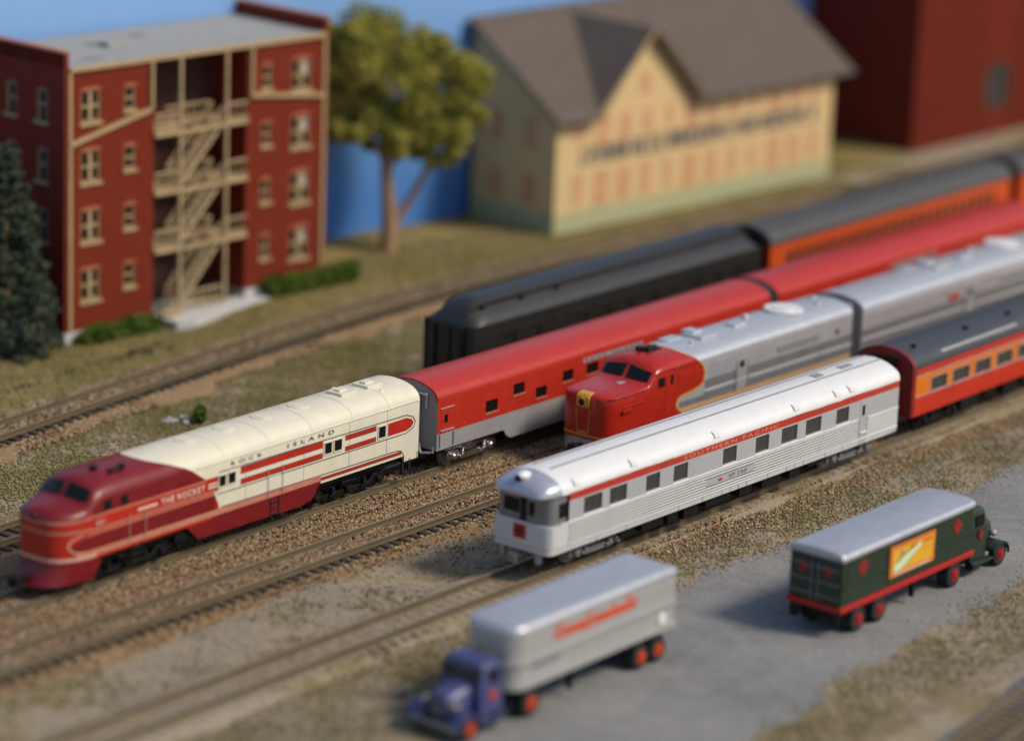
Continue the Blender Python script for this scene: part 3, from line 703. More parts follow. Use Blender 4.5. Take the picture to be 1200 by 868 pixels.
# --- red and cream streamlined diesel ------------------------------------------
def halfprof(hw, ze, zt, z0=1.28):
    a = [(1., 0.), (1., .25), (1., .5), (1., .75), (1., 1.)]
    o = [(hw*w, z0+(ze-z0)*f) for w, f in a]
    for w, f in ((.985, .22), (.93, .42), (.84, .60), (.70, .76), (.52, .88), (.28, .965), (0, 1.)): o.append((hw*w, ze+(zt-ze)*f))
    return o
def section(x, hw, ze, zt, z0=1.28):
    h = halfprof(hw, ze, zt, z0); return [(x, -w_, z_) for w_, z_ in h]+[(x, w_, z_) for w_, z_ in h[-2::-1]]
def streamliner():
    t = thing('diesel_locomotive', 'red and cream streamlined diesel locomotive at far left with slanted nose', 'locomotive', (-16.1065, YT['T2'], RAIL), .0112)
    L = 22.38; ZE, ZT = 3.62, 4.36
    def B(z): return float(np.interp(z, [1.2, 1.69, 2.2, 2.42, 3.04, 3.25, 3.62, 3.8, 4.05, 4.2, 4.3, 4.36], [9.75, 9.66, 9.44, 9.3, 8.85, 8.6, 8.0, 7.65, 7.0, 6.5, 6.1, 5.95]))
    secs = [(.70, .50, 2.72, 3.10), (.76, .78, 2.8, 3.24), (.95, 1.04, 2.86, 3.36), (1.25, 1.27, 2.92, 3.43), (1.65, 1.42, 2.98, 3.48), (2.05, 1.50, 3.04, 3.53), (2.22, 1.52, 3.1, 3.60), (2.42, 1.525, 3.3, 3.92), (2.68, 1.525, 3.48, 4.18), (3.0, 1.525, 3.56, 4.29), (3.9, 1.525, 3.6, 4.34), (5.0, 1.525, ZE, ZT)]
    rows = [section(*s) for s in secs]; last = section(5.0, 1.525, ZE, ZT)
    for k in (.33, .66, 1.): rows.append([(5.0+(B(p[2])-5.0)*k, p[1], p[2]) for p in last])
    n = len(rows[0])
    f = MB(); f.grid(rows, 0, True, mfun=lambda i, j: 1 if (j < (4 if i < 7 else 3) or j > n-(6 if i < 7 else 5)) else 0); f.face(rows[0], 1)
    front = f.build('front_shell', ['maroon', 'bright_red'], t)
    rr = [[(B(p[2])+(L-B(p[2]))*k, p[1], p[2]) for p in last] for k in (0, .25, .5, .75, 1.)]
    r = MB(); r.grid(rr, 0, True); r.face(rr[-1], 0)
    for s in (-1, 1): r.box(21.4, L, *sorted((s*HW, s*(HW-.1))), 1.02, 1.285)
    r.box(L-.12, L, -HW, HW, 1.02, 1.285); rear = r.build('rear_shell', 'cream', t)
    bv = bvh_of([front, rear])
    # roof/side crease moulding
    m = MB(); m.box(8.3, L, -HW-.03, -HW+.01, ZE-.01, ZE+.04); m.box(8.3, L, HW-.01, HW+.03, ZE-.01, ZE+.04); m.build('drip_rail', 'cream', t, bevel=.01)
    # pilot
    top = [(2.9, -1.5), (1.9, -1.46), (1.25, -1.25), (.9, -.95), (.74, -.5), (.70, 0)]; bot = [(2.5, -1.42), (1.6, -1.38), (.9, -1.2), (.45, -.85), (.26, -.4), (.2, 0)]
    full = lambda a: a+[(x, -y) for x, y in a[-2::-1]]
    m = MB(); T_, B_ = full(top), full(bot)
    m.grid([[(x, y, 1.28) for x, y in T_], [(x*.9+b[0]*.1, y, .95) for (x, y), b in zip(T_, B_)], [(x, y, .40) for x, y in B_]], 0, True); m.face([(x, y, .40) for x, y in B_], 0); m.face([(x, y, 1.28) for x, y in T_], 0)
    m.build('pilot', 'maroon', t)
    # skirt under the body
    for s in (-1, 1):
        k = MB(); k.prism([(7.7, 1.285), (8.4, .62), (14.7, .55), (15.4, .72), (15.85, 1.285)], 'y', *sorted((s*(HW+.004), s*(HW-.07)))); k.build('skirt', 'maroon', t, bevel=.01)
    # paint bands
    decal('letter_band', 'bright_red', t, bv, side_rows([(2.9, 3.06), (9.55, 3.06)], [(2.9, 2.42), (9.55, 2.42)]), .008)
    mb = MB()
    for (u, l) in (((3.04, 2.97)), ((2.50, 2.42))): decal('', 0, 0, bv, side_rows([(3.05, u), (8.8 if u > 3 else 9.5, u)], [(3.05, l), (8.8 if u > 3 else 9.5, l)]), .014, mb)
    decal('', 0, 0, bv, side_rows([(1.6, 1.66), (15.9, 1.66)], [(1.6, 1.40), (15.9, 1.40)], 60), .014, mb)
    decal('', 0, 0, bv, side_rows([(2.1, 2.34), (9.35, 2.36)], [(2.1, 2.27), (9.35, 2.29)]), .015, mb)
    for j, (u, l) in enumerate(((2.76, 2.70), (2.50, 2.42))):
        decal('', 0, 0, bv, nose_rows(lambda a: (2.98, 2.60)[j]+(.07, -.10)[j]*(abs(a)/90)**1.4, lambda a: (2.88, 2.49)[j]+(.09, -.07)[j]*(abs(a)/90)**1.4, 3.1, 80), .014, mb)
    mb.build('pinstripes', 'salmon', t)
    decal('lower_edge', 'maroon', t, bv, side_rows([(9.2, 1.40), (15.9, 1.40)], [(9.2, 1.287), (15.9, 1.287)], 30, 1), .016)
    decal('nose_stripe', 'palesalmon', t, bv, nose_rows(lambda a: 1.50, lambda a: 1.34, 2.6, 80), .016)
    decal('side_panel', 'maroon', t, bv, side_rows([(1.45, 1.9), (1.6, 2.06), (1.9, 2.18), (2.3, 2.24), (9.38, 2.27)], [(1.45, 1.88), (1.6, 1.78), (1.9, 1.72), (2.3, 1.70), (9.38, 1.68)], 80), .018)
    lp = MB(); c = []   # loop end of the maroon panel
    for k in range(21):
        a = pi/2+pi*k/20; c.append((1.95+.62*cos(a), 1.98+.34*sin(a)))
    rws = [[((x-.0+(.06*cos(pi/2+pi*i/20))*q, -5, z+(.05*sin(pi/2+pi*i/20))*q), (0, 1, 0)) for q in (-.2, 1)] for i, (x, z) in enumerate(c)]
    decal('panel_loop', 'palesalmon', t, bv, rws, .02)
    # stripes on the cream body
    rd = MB(); bk = MB(); w_ = -HW-.012
    def st(x0, x1, z0_, z1_, o=.025):
        rd.box(x0, x1, w_, w_+.01, z0_, z1_); bk.box(x0-.0, x1, w_+.003, w_+.012, z1_, z1_+o); bk.box(x0, x1, w_+.003, w_+.012, z0_-o, z0_)
    st(10.9, 16.0, 2.86, 3.12); st(10.9, 16.0, 2.40, 2.60); st(17.45, 19.48, 2.86, 3.04); st(17.45, 19.48, 2.38, 2.55)
    rd.prism([(20.28, 2.42), (20.28, 2.98), (21.5, 3.0), (21.85, 2.88), (22.0, 2.7), (21.85, 2.52), (21.5, 2.42)], 'y', w_, w_+.01)
    st(15.9, 21.2, 1.42, 1.52)
    rd.build('stripes', 'bright_red', t)
    def outl(pts_, o):
        for a, b in zip(pts_[:-1], pts_[1:]): bk.bar((a[0], w_+.005, a[1]), (b[0], w_+.005, b[1]), .014, t2=.035)
    outl([(9.6, 3.2), (21.5, 3.12), (21.95, 2.96), (22.12, 2.7), (21.95, 2.45), (21.5, 2.3), (9.5, 2.28)], 0)
    outl([(9.75, 1.69), (20.9, 1.62), (21.2, 1.55), (21.38, 1.32), (21.38, 1.02)], 0)
    bk.build('pinlines', 'letter_black', t)
    text('ROCK', 'railway_name', 'letter_black', t, 10.3, 12.2, 3.33, 3.50, w_-.003, 1.9, extra=.01); text('ISLAND', 'railway_name', 'letter_black', t, 13.75, 16.7, 3.33, 3.50, w_-.003, 1.9, extra=.01)
    text('THE ROCKET', 'train_name', 'letter_cream', t, 6.2, 8.75, 2.60, 2.86, -HW-.03, 1.15, extra=.02)
    m = MB()
    for z in (2.62, 2.76): m.box(8.95, 9.5, -HW-.03, -HW-.01, z, z+.07)
    m.box(4.9, 6.0, -HW-.03, -HW-.01, 2.66, 2.76); islands(m, 'speed_line', 'letter_cream', t, gap=.001)
    MB().box(2.5, 3.1, -HW-.03, -HW+.1, 2.58, 2.84).build('number_panel', 'bright_red', t, bevel=.01)
    text('621', 'number', 'letter_cream', t, 2.58, 3.02, 2.63, 2.80, -HW-.034)
    # windows
    for x0, x1, z0_, z1_ in ((9.58, 9.98, 2.58, 3.04), (10.14, 10.56, 2.58, 3.04), (16.1, 16.55, 2.52, 3.0), (16.72, 17.2, 2.52, 3.0), (19.62, 20.08, 2.46, 2.96)):
        o = MB().box(x0, x1, -HW-.02, -HW+.02, z0_, z1_).build('window', 'glass', t)
        k = MB(); q = .045; y0, y1 = -HW-.04, -HW
        k.box(x0-q, x0, y0, y1, z0_-q, z1_+q).box(x1, x1+q, y0, y1, z0_-q, z1_+q).box(x0, x1, y0, y1, z1_, z1_+q).box(x0, x1, y0, y1, z0_-q, z0_).build('frame', 'cream', o, bevel=.008)
    for x0, x1 in ((3.0, 3.45), (3.95, 4.35)): MB().box(x0, x1, -HW-.012, -HW+.02, 3.12, 3.52).build('cab_window', 'glass', t)
    for s in (-1, 1):   # windshields on the sloping cab face
        rows = []
        for i in range(9):
            yy = s*(.13+1.12*i/8); rows.append([((-4, yy, z_), (1, 0, 0)) for z_ in np.linspace(3.62-.05*i/8, 4.10-.13*i/8, 5)])
        o = decal('windshield', 'glass', t, bv, rows, .02)
    decal('headlight', 'black', t, bv, [[((-4, y_, z_), (1, 0, 0)) for z_ in np.linspace(3.0, 3.16, 4)] for y_ in np.linspace(-.17, .17, 5)], .03)
    k = MB(); k.cyl((.80, 0, 3.08), (1, 0, .2), .15, .2, 18); k.build('headlight_ring', 'maroon', t)
    # doors, ladders, roof gear
    for x in (4.85, 13.0):
        o = MB().box(x-.38, x+.38, -HW-.022, -HW+.01, 1.70, 2.28).build('door', 'maroon' if x < 9 else 'cream', t, bevel=.012)
        k = MB(); [k.tube([(x+q, -HW-.06, 1.5), (x+q, -HW-.06, 2.7)], .018) for q in (-.45, .45)]; k.build('handrail', 'palesalmon' if x < 9 else 'silver', o)
        k = MB(); [k.box(x-.25, x+.25, -HW-.05, -HW+.02, z_, z_+.05) for z_ in (.62, .88, 1.14)]; [k.box(x+q, x+q+.04, -HW-.04, -HW, .6, 1.4) for q in (-.27, .23)]; k.build('steps', 'underframe', o)
    k = MB(); [k.box(x, x+.02, -HW-.008, -HW, 1.66, 3.6) for x in (11.2, 14.8, 17.7, 20.2)]; k.build('panel_seams', 'silver_grey', t)
    k = MB()
    for x in (3.85, 4.75): k.cyl((x, -.1 if x < 4 else -.75, 4.40), (0, 0, 1), .17, .14, 14)
    k.cyl((4.4, -.75, 4.34), (1, 0, 0), .1, .7, 10); k.build('roof_horns', 'black', t, bevel=.02)
    k = MB(); r_ = random.Random(5)
    for x in (9.2, 11.5, 13.8, 16.1): k.cyl((x, 0, 4.35), (0, 0, 1), .45, .06, 24); k.cyl((x, 0, 4.385), (0, 0, 1), .3, .03, 18)
    for x in (18.4, 20.1): k.box(x, x+1.0, -.45, .45, 4.33, 4.46); k.box(x+.2, x+.7, -.15, .2, 4.44, 4.54)
    k.sphere((20.6, -.8, 4.18), .15, 6); k.sphere((19.2, .7, 4.25), .15, 6); k.box(21.4, 21.7, -.8, -.5, 4.1, 4.24)
    for x in np.arange(9, 22, 1.62): k.box(x, x+.025, -1.25, 1.25, 4.0, 4.02)
    islands(k, 'roof_fan', 'cream', t, .02)
    k = MB(); rows = [[(x, p[1]*1.006, p[2]+.012) for p in last[4:-4]] for x in (0, .03)]
    for x in (9.9, 12.6, 15.3, 17.9, 20.3): k.grid([[(x+q[0], q[1], q[2]) for q in r0] for r0 in rows], 0, True)
    k.build('roof_seams', 'cream', t)
    underfloor(t, L, 1.15, 'black', 9, 5.5, 2.6)
    bogie(t, 4.6, 3, 4.1, 'black', 'black'); bogie(t, L-4.3, 3, 4.1, 'black', 'black')
    m = MB(); m.box(2.4, L-.3, -1.3, 1.3, 1.0, 1.27); m.build('frame', 'black', t)
    coupler(t, .35, -1); coupler(t, L, 1)
    k = MB(); k.box(21.3, 21.4, -HW, -HW+.1, .45, 1.1).box(21.75, 21.85, -HW, -HW+.1, .45, 1.1).box(21.3, 21.85, -HW, -HW+.1, .45, .55); k.build('rear_steps', 'underframe', t)
    return t
streamliner()

# --- warbonnet style diesel (cab unit and booster) --------------------------------
def pa_sec(x, hw, ze, zt, z0=1.0):
    o = [(hw, z0), (hw, z0+(ze-z0)*.25), (hw, z0+(ze-z0)*.5), (hw, z0+(ze-z0)*.78), (hw*.995, ze-.02)]
    for w_, f in ((.97, .22), (.90, .42), (.78, .62), (.6, .8), (.35, .94), (0, 1.)): o.append((hw*w_, ze+(zt-ze)*f))
    return [(x, -w_, z_) for w_, z_ in o]+[(x, w_, z_) for w_, z_ in o[-2::-1]]
def warbonnet_details(t, L, x0, body, seed):
    m = MB()
    for s in (-1, 1):
        y0, y1 = sorted((s*(HW-.02), s*(HW+.012)))
        m.box(x0, L, y0, y1, 2.22, 2.68); m.box(x0, L, y0, y1, 1.66, 2.02)
    m.build('fluting_shade_bands', 'silver_dark', t)  # dark stripes paint in the shading of the fluted side
    m = MB()
    for s in (-1, 1):
        y0, y1 = sorted((s*(HW-.02), s*(HW+.05))); m.box(x0, L, y0, y1, 2.05, 2.19)
    m.build('belt_ridge', 'silver', t, bevel=.02)
    m = MB()
    for s in (-1, 1): m.box(5.2 if x0 > 1 else x0, L, *sorted((s*(HW-.02), s*(HW+.018))), 1.50, 1.60)
    m.build('yellow_stripe', 'gold', t)
    m = MB(); m.box(12.85, 16.3, -HW-.02, -HW+.01, 2.85, 3.2); g = m.build('side_grille', 'silver_dark', t, bevel=.015)
    k = MB(); [k.box(12.9, 16.25, -HW-.035, -HW-.018, z_, z_+.03) for z_ in np.arange(2.89, 3.18, .07)]; k.build('louvres', 'silver_grey', g)
    m = MB(); x = x0+.3
    while x < 12.6: m.box(x, x+.05, -HW-.014, -HW, 2.75, 3.42); x += .17
    m.build('side_ribbing', 'silver', t)
    d = MB(); d.box(9.55, 10.4, -HW-.03, -HW+.01, 1.62, 3.2); do = d.build('door', 'silver_grey', t, bevel=.04)
    MB().cyl((9.97, -HW-.035, 2.9), (0, 1, 0), .17, .02, 18).build('porthole', 'glass', do)
    k = MB(); [k.tube([(x, -HW-.09, 1.7), (x, -HW-.09, 2.9)], .022) for x in (9.5, 10.45)]; k.build('handrail', 'silver', do)
    MB().cyl((17.9, -HW-.02, 3.0), (0, 1, 0), .13, .03, 14).build('porthole', 'glass', t)
    # roof gear
    k = MB(); k.cyl((15.4, 0, 4.27), (0, 0, 1), .95, .16, 32); k.cyl((15.4, 0, 4.36), (0, 0, 1), .6, .06, 24); k.build('radiator_fan', 'sp_white', t, bevel=.03)
    k = MB(); k.box(8.0, 9.3, -.55, .55, 4.2, 4.33); k.box(8.2, 8.9, .1, .8, 4.3, 4.42); k.box(11.0, 11.9, -.3, .3, 4.2, 4.32); k.cyl((12.8, .4, 4.3), (0, 0, 1), .15, .2, 10); k.cyl((7.2, -.55, 4.22), (0, 0, 1), .08, .25, 8); k.box(17.6, 17.85, -.5, -.25, 4.1, 4.32); k.box(18.2, 18.45, .2, .5, 4.15, 4.32); k.box(6.6, 7.7, .35, .95, 4.12, 4.24)
    islands(k, 'roof_hatch', 'silver', t, .025)
    underfloor(t, L, 1.0, 'underframe', seed, 5); bogie(t, 4.2, 3, 3.9, 'silver_dark', 'silver_dark'); bogie(t, L-3.8, 3, 3.9, 'silver_dark', 'silver_dark')
    coupler(t, L, 1)
def warbonnet():
    t = thing('diesel_locomotive', 'red nosed silver diesel locomotive with yellow striping between the two front trains', 'locomotive', (13.7403, YT['T3'], RAIL), -.0158)
    L = 19.2; ZE, ZT = 3.72, 4.22
    def B(z): return float(np.interp(z, [1.0, 1.5, 1.62, 1.75, 1.95, 2.15, 2.3, 2.42, 2.6, 3.0, 3.4, 3.77, 3.95, 4.1, 4.22], [5.6, 5.35, 5.1, 4.95, 4.88, 4.98, 5.25, 6.5, 6.92, 7.02, 6.85, 6.42, 6.1, 5.8, 5.65]))
    secs = [(.0, .72, 2.92, 3.02), (.06, .98, 2.96, 3.08), (.2, 1.2, 2.99, 3.13), (.45, 1.36, 3.02, 3.17), (.9, 1.45, 3.04, 3.2), (1.6, 1.5, 3.06, 3.24), (2.75, 1.52, 3.1, 3.3), (2.95, 1.525, 3.2, 3.42), (3.25, 1.525, 3.5, 3.86), (3.45, 1.525, 3.64, 4.05), (3.9, 1.525, 3.7, 4.16), (4.6, 1.525, ZE, ZT)]
    rows = [pa_sec(*s) for s in secs]
    dense = []   # denser vertical sampling for the curved colour boundary
    zz = [1., 1.25, 1.5, 1.56, 1.62, 1.7, 1.78, 1.87, 1.95, 2.05, 2.15, 2.24, 2.32, 2.4, 2.5, 2.6, 2.8, 3.0, 3.2, 3.4, 3.6, 3.70]
    half = [(1.525, z_) for z_ in zz]+[(1.525*a, ZE+(ZT-ZE)*b) for a, b in ((.97, .22), (.90, .42), (.78, .62), (.6, .8), (.35, .94), (0, 1.))]
    dense = [(4.6, -a, b) for a, b in half]+[(4.6, a, b) for a, b in half[-2::-1]]
    f = MB(); f.grid(rows, 0, True); f.face(rows[0], 0)
    f.grid([dense]+[[(4.6+(B(p[2])-4.6)*k, p[1], p[2]) for p in dense] for k in (.5, 1.)], 0, True)
    front = f.build('red_nose_shell', 'pa_red', t)
    r = MB(); rr = [[(B(p[2])+(L-B(p[2]))*k, p[1], p[2]) for p in dense] for k in (0, .3, .6, 1.)]; r.grid(rr, 0, True); r.face(rr[-1], 0)
    rear = r.build('silver_shell', 'silver', t)
    y = MB()
    for j in range(2, len(dense)-3):
        a, b = dense[j], dense[j+1]; nrm = 1.012; wd = .1
        pa_, pb_ = (B(a[2]), a[1]*nrm, a[2]+(.014 if a[2] > 3.7 else 0)), (B(b[2]), b[1]*nrm, b[2]+(.014 if b[2] > 3.7 else 0))
        # offset the stripe behind the edge, perpendicular to it
        def nr(k):
            p0 = dense[max(0, k-1)]; p1 = dense[min(len(dense)-1, k+1)]; dx = B(p1[2])-B(p0[2]); ds = sqrt((p1[1]-p0[1])**2+(p1[2]-p0[2])**2)
            q = sqrt(dx*dx+ds*ds)+1e-6; return ds/q, -dx/q*np.sign(p1[2]-p0[2]) if abs(p1[2]-p0[2]) > 1e-6 else 0
        na, nb = nr(j), nr(j+1)
        y.face([pa_, pb_, (pb_[0]+wd*nb[0], pb_[1], pb_[2]+(wd*nb[1] if pb_[2] < 3.6 else 0)), (pa_[0]+wd*na[0], pa_[1], pa_[2]+(wd*na[1] if pa_[2] < 3.6 else 0))], 0, True)
    y.build('yellow_border', 'gold', t)
    bv = bvh_of([front, rear])
    warbonnet_details(t, L, 7.1, rear, 4)
    m = MB(); m.box(5.15, 7.1, -HW-.012, -HW+.01, 1.68, 1.98); m.build('side_flash', 'silver_dark', t)
    for s in (-1, 1):
        for (a, b) in ((.10, 1.30),):
            rows = []
            for i in range(9):
                yy = s*(a+(b-a)*i/8); rows.append([((-4, yy, z_), (1, 0, 0)) for z_ in np.linspace(3.34-.04*i/8, 3.88-.17*i/8, 5)])
            decal('windshield', 'glass', t, bv, rows, .015)
    m = MB(); m.bar((3.0, -.03, 3.34), (3.32, -.03, 3.92), .08); m.build('windshield_post', 'pa_red', t)
    for x0, x1 in ((3.5, 3.98), (4.4, 4.62)): MB().box(x0, x1, -HW-.015, -HW+.01, 2.98, 3.42).build('cab_window', 'glass', t)
    o = MB().box(4.08, 4.78, -HW-.012, -HW+.01, 1.5, 3.5).build('door', 'pa_red', t, bevel=.02)
    m = MB(); m.box(4.95, 6.5, -HW-.02, -HW+.01, 2.72, 3.4); m.build('side_panel', 'pa_red', t, bevel=.04)
    m = MB(); m.tube([(.22, -1.22, 3.02), (.5, -1.42, 3.04), (1.2, -1.52, 3.08), (2.6, -1.56, 3.12)], .035); m.tube([(3.3, -1.55, 3.66), (3.9, -1.56, 3.74), (6.3, -1.56, 3.76)], .03)
    m.tube([(1.0, -1.5, 2.55), (2.3, -1.56, 2.62)], .03); m.box(.9, 1.6, -1.57, -1.45, 2.3, 2.42); islands(m, 'edge_trim', 'pa_red', t, 0)
    # headlight and nose emblem
    k = MB(); k.box(-.12, .1, -.36, .36, 2.5, 3.0); k.prism([(-.13, 2.98), (.02, 3.12), (.35, 3.17), (.35, 3.08), (.0, 3.0)], 'y', -.36, .36); hb = k.build('headlight_box', 'gold', t, bevel=.04)
    k = MB(); k.cyl((-.14, 0, 2.74), (1, 0, 0), .23, .06, 22); k.build('ring', 'gold', hb); MB().cyl((-.175, 0, 2.74), (1, 0, 0), .16, .02, 20).build('lens', 'black', hb)
    k = MB()
    rws = lambda y0, y1, z0, z1: [[((-4, yy, z_), (1, 0, 0)) for z_ in np.linspace(z0, z1, 6)] for yy in np.linspace(y0, y1, 6)]
    decal('', 0, 0, bv, [[((-4, -.42+q+.10*tt, 2.4-1.1*tt), (1, 0, 0)) for q in (0, .05)] for tt in np.linspace(0, 1, 8)], .02, k)
    decal('', 0, 0, bv, [[((-4, .37-.10*tt+q, 2.4-1.1*tt), (1, 0, 0)) for q in (0, .05)] for tt in np.linspace(0, 1, 8)], .02, k)
    decal('', 0, 0, bv, rws(-.3, .3, 1.28, 1.36), .02, k)
    decal('', 0, 0, bv, nose_rows(lambda a: 1.24, lambda a: 1.15, 1.6, 60, -75, 75), .02, k)
    k.build('nose_emblem', 'gold', t)
    k = MB(); T_ = [(2.4, -1.5), (.9, -1.42), (.4, -1.25), (.1, -.9), (-.04, -.4), (-.04, .4), (.1, .9), (.4, 1.25), (.8, 1.42), (2.4, 1.5)]
    k.grid([[(x, y_, 1.02) for x, y_ in T_], [(x-.1, y_, .42) for x, y_ in T_]], 0, True); k.face([(x, y_, 1.02) for x, y_ in T_]); k.face([(x-.1, y_, .42) for x, y_ in T_]); k.build('pilot', 'silver_grey', t)
    MB().box(1.9, 2.35, -.5, -.25, 3.26, 3.30).build('nose_hatch', 'sp_roof_end', t, bevel=.02)
    k = MB()
    for (x, y_) in ((4.5, .35), (4.7, -.05), (5.1, .1)): k.cyl((x, y_, 4.32), (1, 0, 0), .12, .5, 12, r2=.06); k.box(x-.1, x+.1, y_-.12, y_+.12, 4.15, 4.35)
    k.box(4.4, 5.4, -.2, .5, 4.16, 4.26); k.build('horns', 'black', t, bevel=.02)
    coupler(t, .05, -1)
    e = MB(); e.box(L, L+.35, -.95, .95, 1.0, 3.9); e.build('diaphragm', 'bellows_grey', t, bevel=.06)
    return t
warbonnet()
def booster():
    t = thing('diesel_locomotive', 'silver booster unit without a cab, coupled behind the red nosed locomotive', 'locomotive', (13.7403+20.1, YT['T3']-.32, RAIL), -.0158)
    L = 19.2; rows = [pa_sec(x, HW, 3.72, 4.22) for x in np.linspace(0, L, 8)]
    m = MB(); m.grid(rows, 0, True); m.face(rows[0], 1); m.face(rows[-1], 1); b = m.build('body', ['silver', 'bellows_grey'], t)
    warbonnet_details(t, L, 0.05, b, 8)
    MB().box(7.9, 8.9, -HW-.03, -HW, 2.75, 3.05).build('name_plate', 'poster_red', t)
    e = MB(); e.box(-.35, 0, -.95, .95, 1.0, 3.9); e.build('diaphragm', 'bellows_grey', t, bevel=.06)
    return t
booster()

# --- red/orange daylight-style coach -------------------------------------------------
def orange_coach():
    t = thing('passenger_car', 'orange and red coach with black roof coupled to the silver observation car', 'train car', (27.2276, 0, RAIL), .0055)
    L = 25.4
    hs = [(1.75, 3.15), (3.7, 5.2), (5.78, 7.2), (7.8, 9.25), (9.85, 11.3), (11.9, 13.3), (13.9, 15.3), (15.9, 17.3)]
    holes = [(a, b, 1.98, 2.62) for a, b in hs]
    m = MB()
    for s in (-1, 1): wall_cells(m, .35, L, [(1.0, 1.93, 0), (1.93, 2.93, 1), (2.93, 3.28, 0)], holes if s < 0 else [], s*HW, .08, 1, -s)
    pr = roof_profile('arc')
    m.grid([[(x, -HW+.0, z_) for z_ in (1., 3.28)] for x in (.04, .35)], 2, False); m.grid([[(x, HW, z_) for z_ in (1., 3.28)] for x in (.04, .35)], 2, False)
    m.face([(.04, -HW, 1.), (.04, HW, 1.)]+[(.04, p_[0], 3.28+p_[1]*1.1) for p_ in pr[::-1]], 2); m.face([(L, -HW, 1.), (L, HW, 1.)]+[(L, p_[0], 3.28+p_[1]*1.1) for p_ in pr[::-1]], 2)
    m.box(.1, L-.1, -HW+.05, HW-.05, 1.02, 1.1, 2); m.build('body', ['dl_red', 'orange', 'dl_end'], t)
    r = MB(); r.grid([[(x, p_[0]*1.004, 3.28+p_[1]*1.1) for p_ in pr] for x in np.linspace(.25, L, 10)], 0, True); r.grid([[(x, p_[0]*1.006, 3.282+p_[1]*1.105) for p_ in pr] for x in (.0, .25)], 1, True)
    ro = r.build('roof', ['dl_roof', 'dl_end'], t)
    k = MB(); k.prism([(-1.47, 3.62), (-1.36, 3.8), (-1.28, 3.76), (-1.42, 3.58)], 'x', 2.7, 9.7); k.build('air_duct', 'silver_grey', ro, bevel=.02)
    for x in (1.2, 5.9, 9.9, 13.5): k = MB(); k.cyl((x, -.75, 4.02), (0, 0, 1), .09, .3, 10); k.cyl((x, -.75, 4.17), (0, 0, 1), .14, .06, 10); k.build('roof_vent', 'black', ro)
    k = MB(); [k.box(x, x+.35, -1.44, -1.2, 3.5, 3.68) for x in (.6, .95, 1.4, 10.2)]; k.build('roof_handholds', 'darkgrey', ro, bevel=.03)
    k = MB(); k.box(.35, L, -HW-.014, -HW, 2.9, 2.96); k.box(.35, L, -HW-.012, -HW, 1.90, 1.95); k.build('pinstripes', 'silver_grey', t)
    window_parts(t, holes, -HW, 1, 'windowgrey', 'silver', .06, frame='silver_grey')
    diaphragm(t, .04, -1, 1., 3.7, 'black'); coupler(t, 0, -1)
    underfloor(t, L, .98, 'black', 6); bogie(t, 3.2, 2, 2.6, 'black', 'black'); bogie(t, L-3.2, 2, 2.6, 'black', 'black')
orange_coach()

# --- black heavyweight car ----------------------------------------------------------
def clerestory(x, L, ze, mat_roof, t, hip=True, top=1.15):
    r = MB(); low = [(-HW-.03, 0), (-HW+.12, .22), (-HW+.4, .44), (-.92, .58)]
    f = [(-HW-.03, -.04)]+low+[(-.86, .62), (-.86, .90), (-.7, 1.0), (-.35, 1.1), (0, top-.02)]
    sec = [(a, b) for a, b in f]+[(-a, b) for a, b in f[-2::-1]]
    rows = []
    if hip:
        for u, q in ((0, .0), (.15, .35), (.4, .62), (.75, .88), (1.15, 1.)):
            rows.append([(x+u, a*(.93+.07*q), ze-.04+(b+.04)*q) for a, b in sec])
    else: rows.append([(x, a, ze+b) for a, b in sec])
    rows += [[(xx, a, ze+b) for a, b in sec] for xx in np.linspace(x+1.6, x+L-1.6, 8)]
    if hip: rows += [[(2*x+L-p_[0], p_[1], p_[2]) for p_ in rows[i]] for i in (4, 3, 2, 1, 0)]
    else: rows.append([(x+L, a, ze+b) for a, b in sec])
    r.grid(rows, 0, True); r.face(rows[0]); r.face(rows[-1])
    return r.build('roof', mat_roof, t)
def heavyweight():
    t = thing('passenger_car', 'black heavyweight passenger car with clerestory roof on the track behind the red car', 'train car', (17.3146, YT['T1'], RAIL), .0025)
    L = 24.05; ze = 3.62
    hs = [(2.2+1.9*k, 3.2+1.9*k, 2.1, 2.85) for k in range(11) if k not in (2, 7)]
    m = MB()
    for s in (-1, 1): wall_cells(m, 0, L, [(1., ze, 0)], hs if s < 0 else [], s*HW, .07, 0, -s)
    for x in (0, L): m.face([(x, -HW, 1.), (x, HW, 1.), (x, HW, ze), (x, -HW, ze)])
    m.box(.1, L-.1, -HW+.05, HW-.05, 1., 1.1); m.build('body', 'hw_black', t)
    clerestory(0, L, ze, 'hw_roof_dark', t)
    window_parts(t, hs, -HW, 1, 'hw_black')
    m = MB()
    for y in (-.75, -.08): m.box(-.10, 0, y, y+.08, 1., 3.5)
    m.box(-.14, 0, -.95, -.82, 1., 3.55).box(-.14, 0, .82, .95, 1., 3.55).box(-.14, 0, -.95, .95, 3.45, 3.58).box(-.08, 0, -HW, -HW+.08, 1., ze).box(-.08, 0, HW-.08, HW, 1., ze); m.build('end_frame', 'hw_black', t, bevel=.03)
    m = MB(); m.box(0, L, -HW-.04, -HW, 1.9, 1.97).box(0, L, -HW-.03, -HW, 3.05, 3.1).box(-.02, L, -HW-.05, -HW, .95, 1.02); m.build('belt_rail', 'hw_black', t, bevel=.01)
    m = MB(); [m.box(x, x+.3, -1.02, -.87, 4.26, 4.42) for x in (1.2, 4.2, 7.0)]; m.build('clerestory_vents', 'hw_black', t)
    underfloor(t, L, .98, 'black', 12); bogie(t, 3.3, 3, 3.2, 'black', 'black'); bogie(t, L-3.3, 3, 3.2, 'black', 'black'); diaphragm(t, L, 1, 1., 3.6, 'black'); coupler(t, 0, -1)
heavyweight()
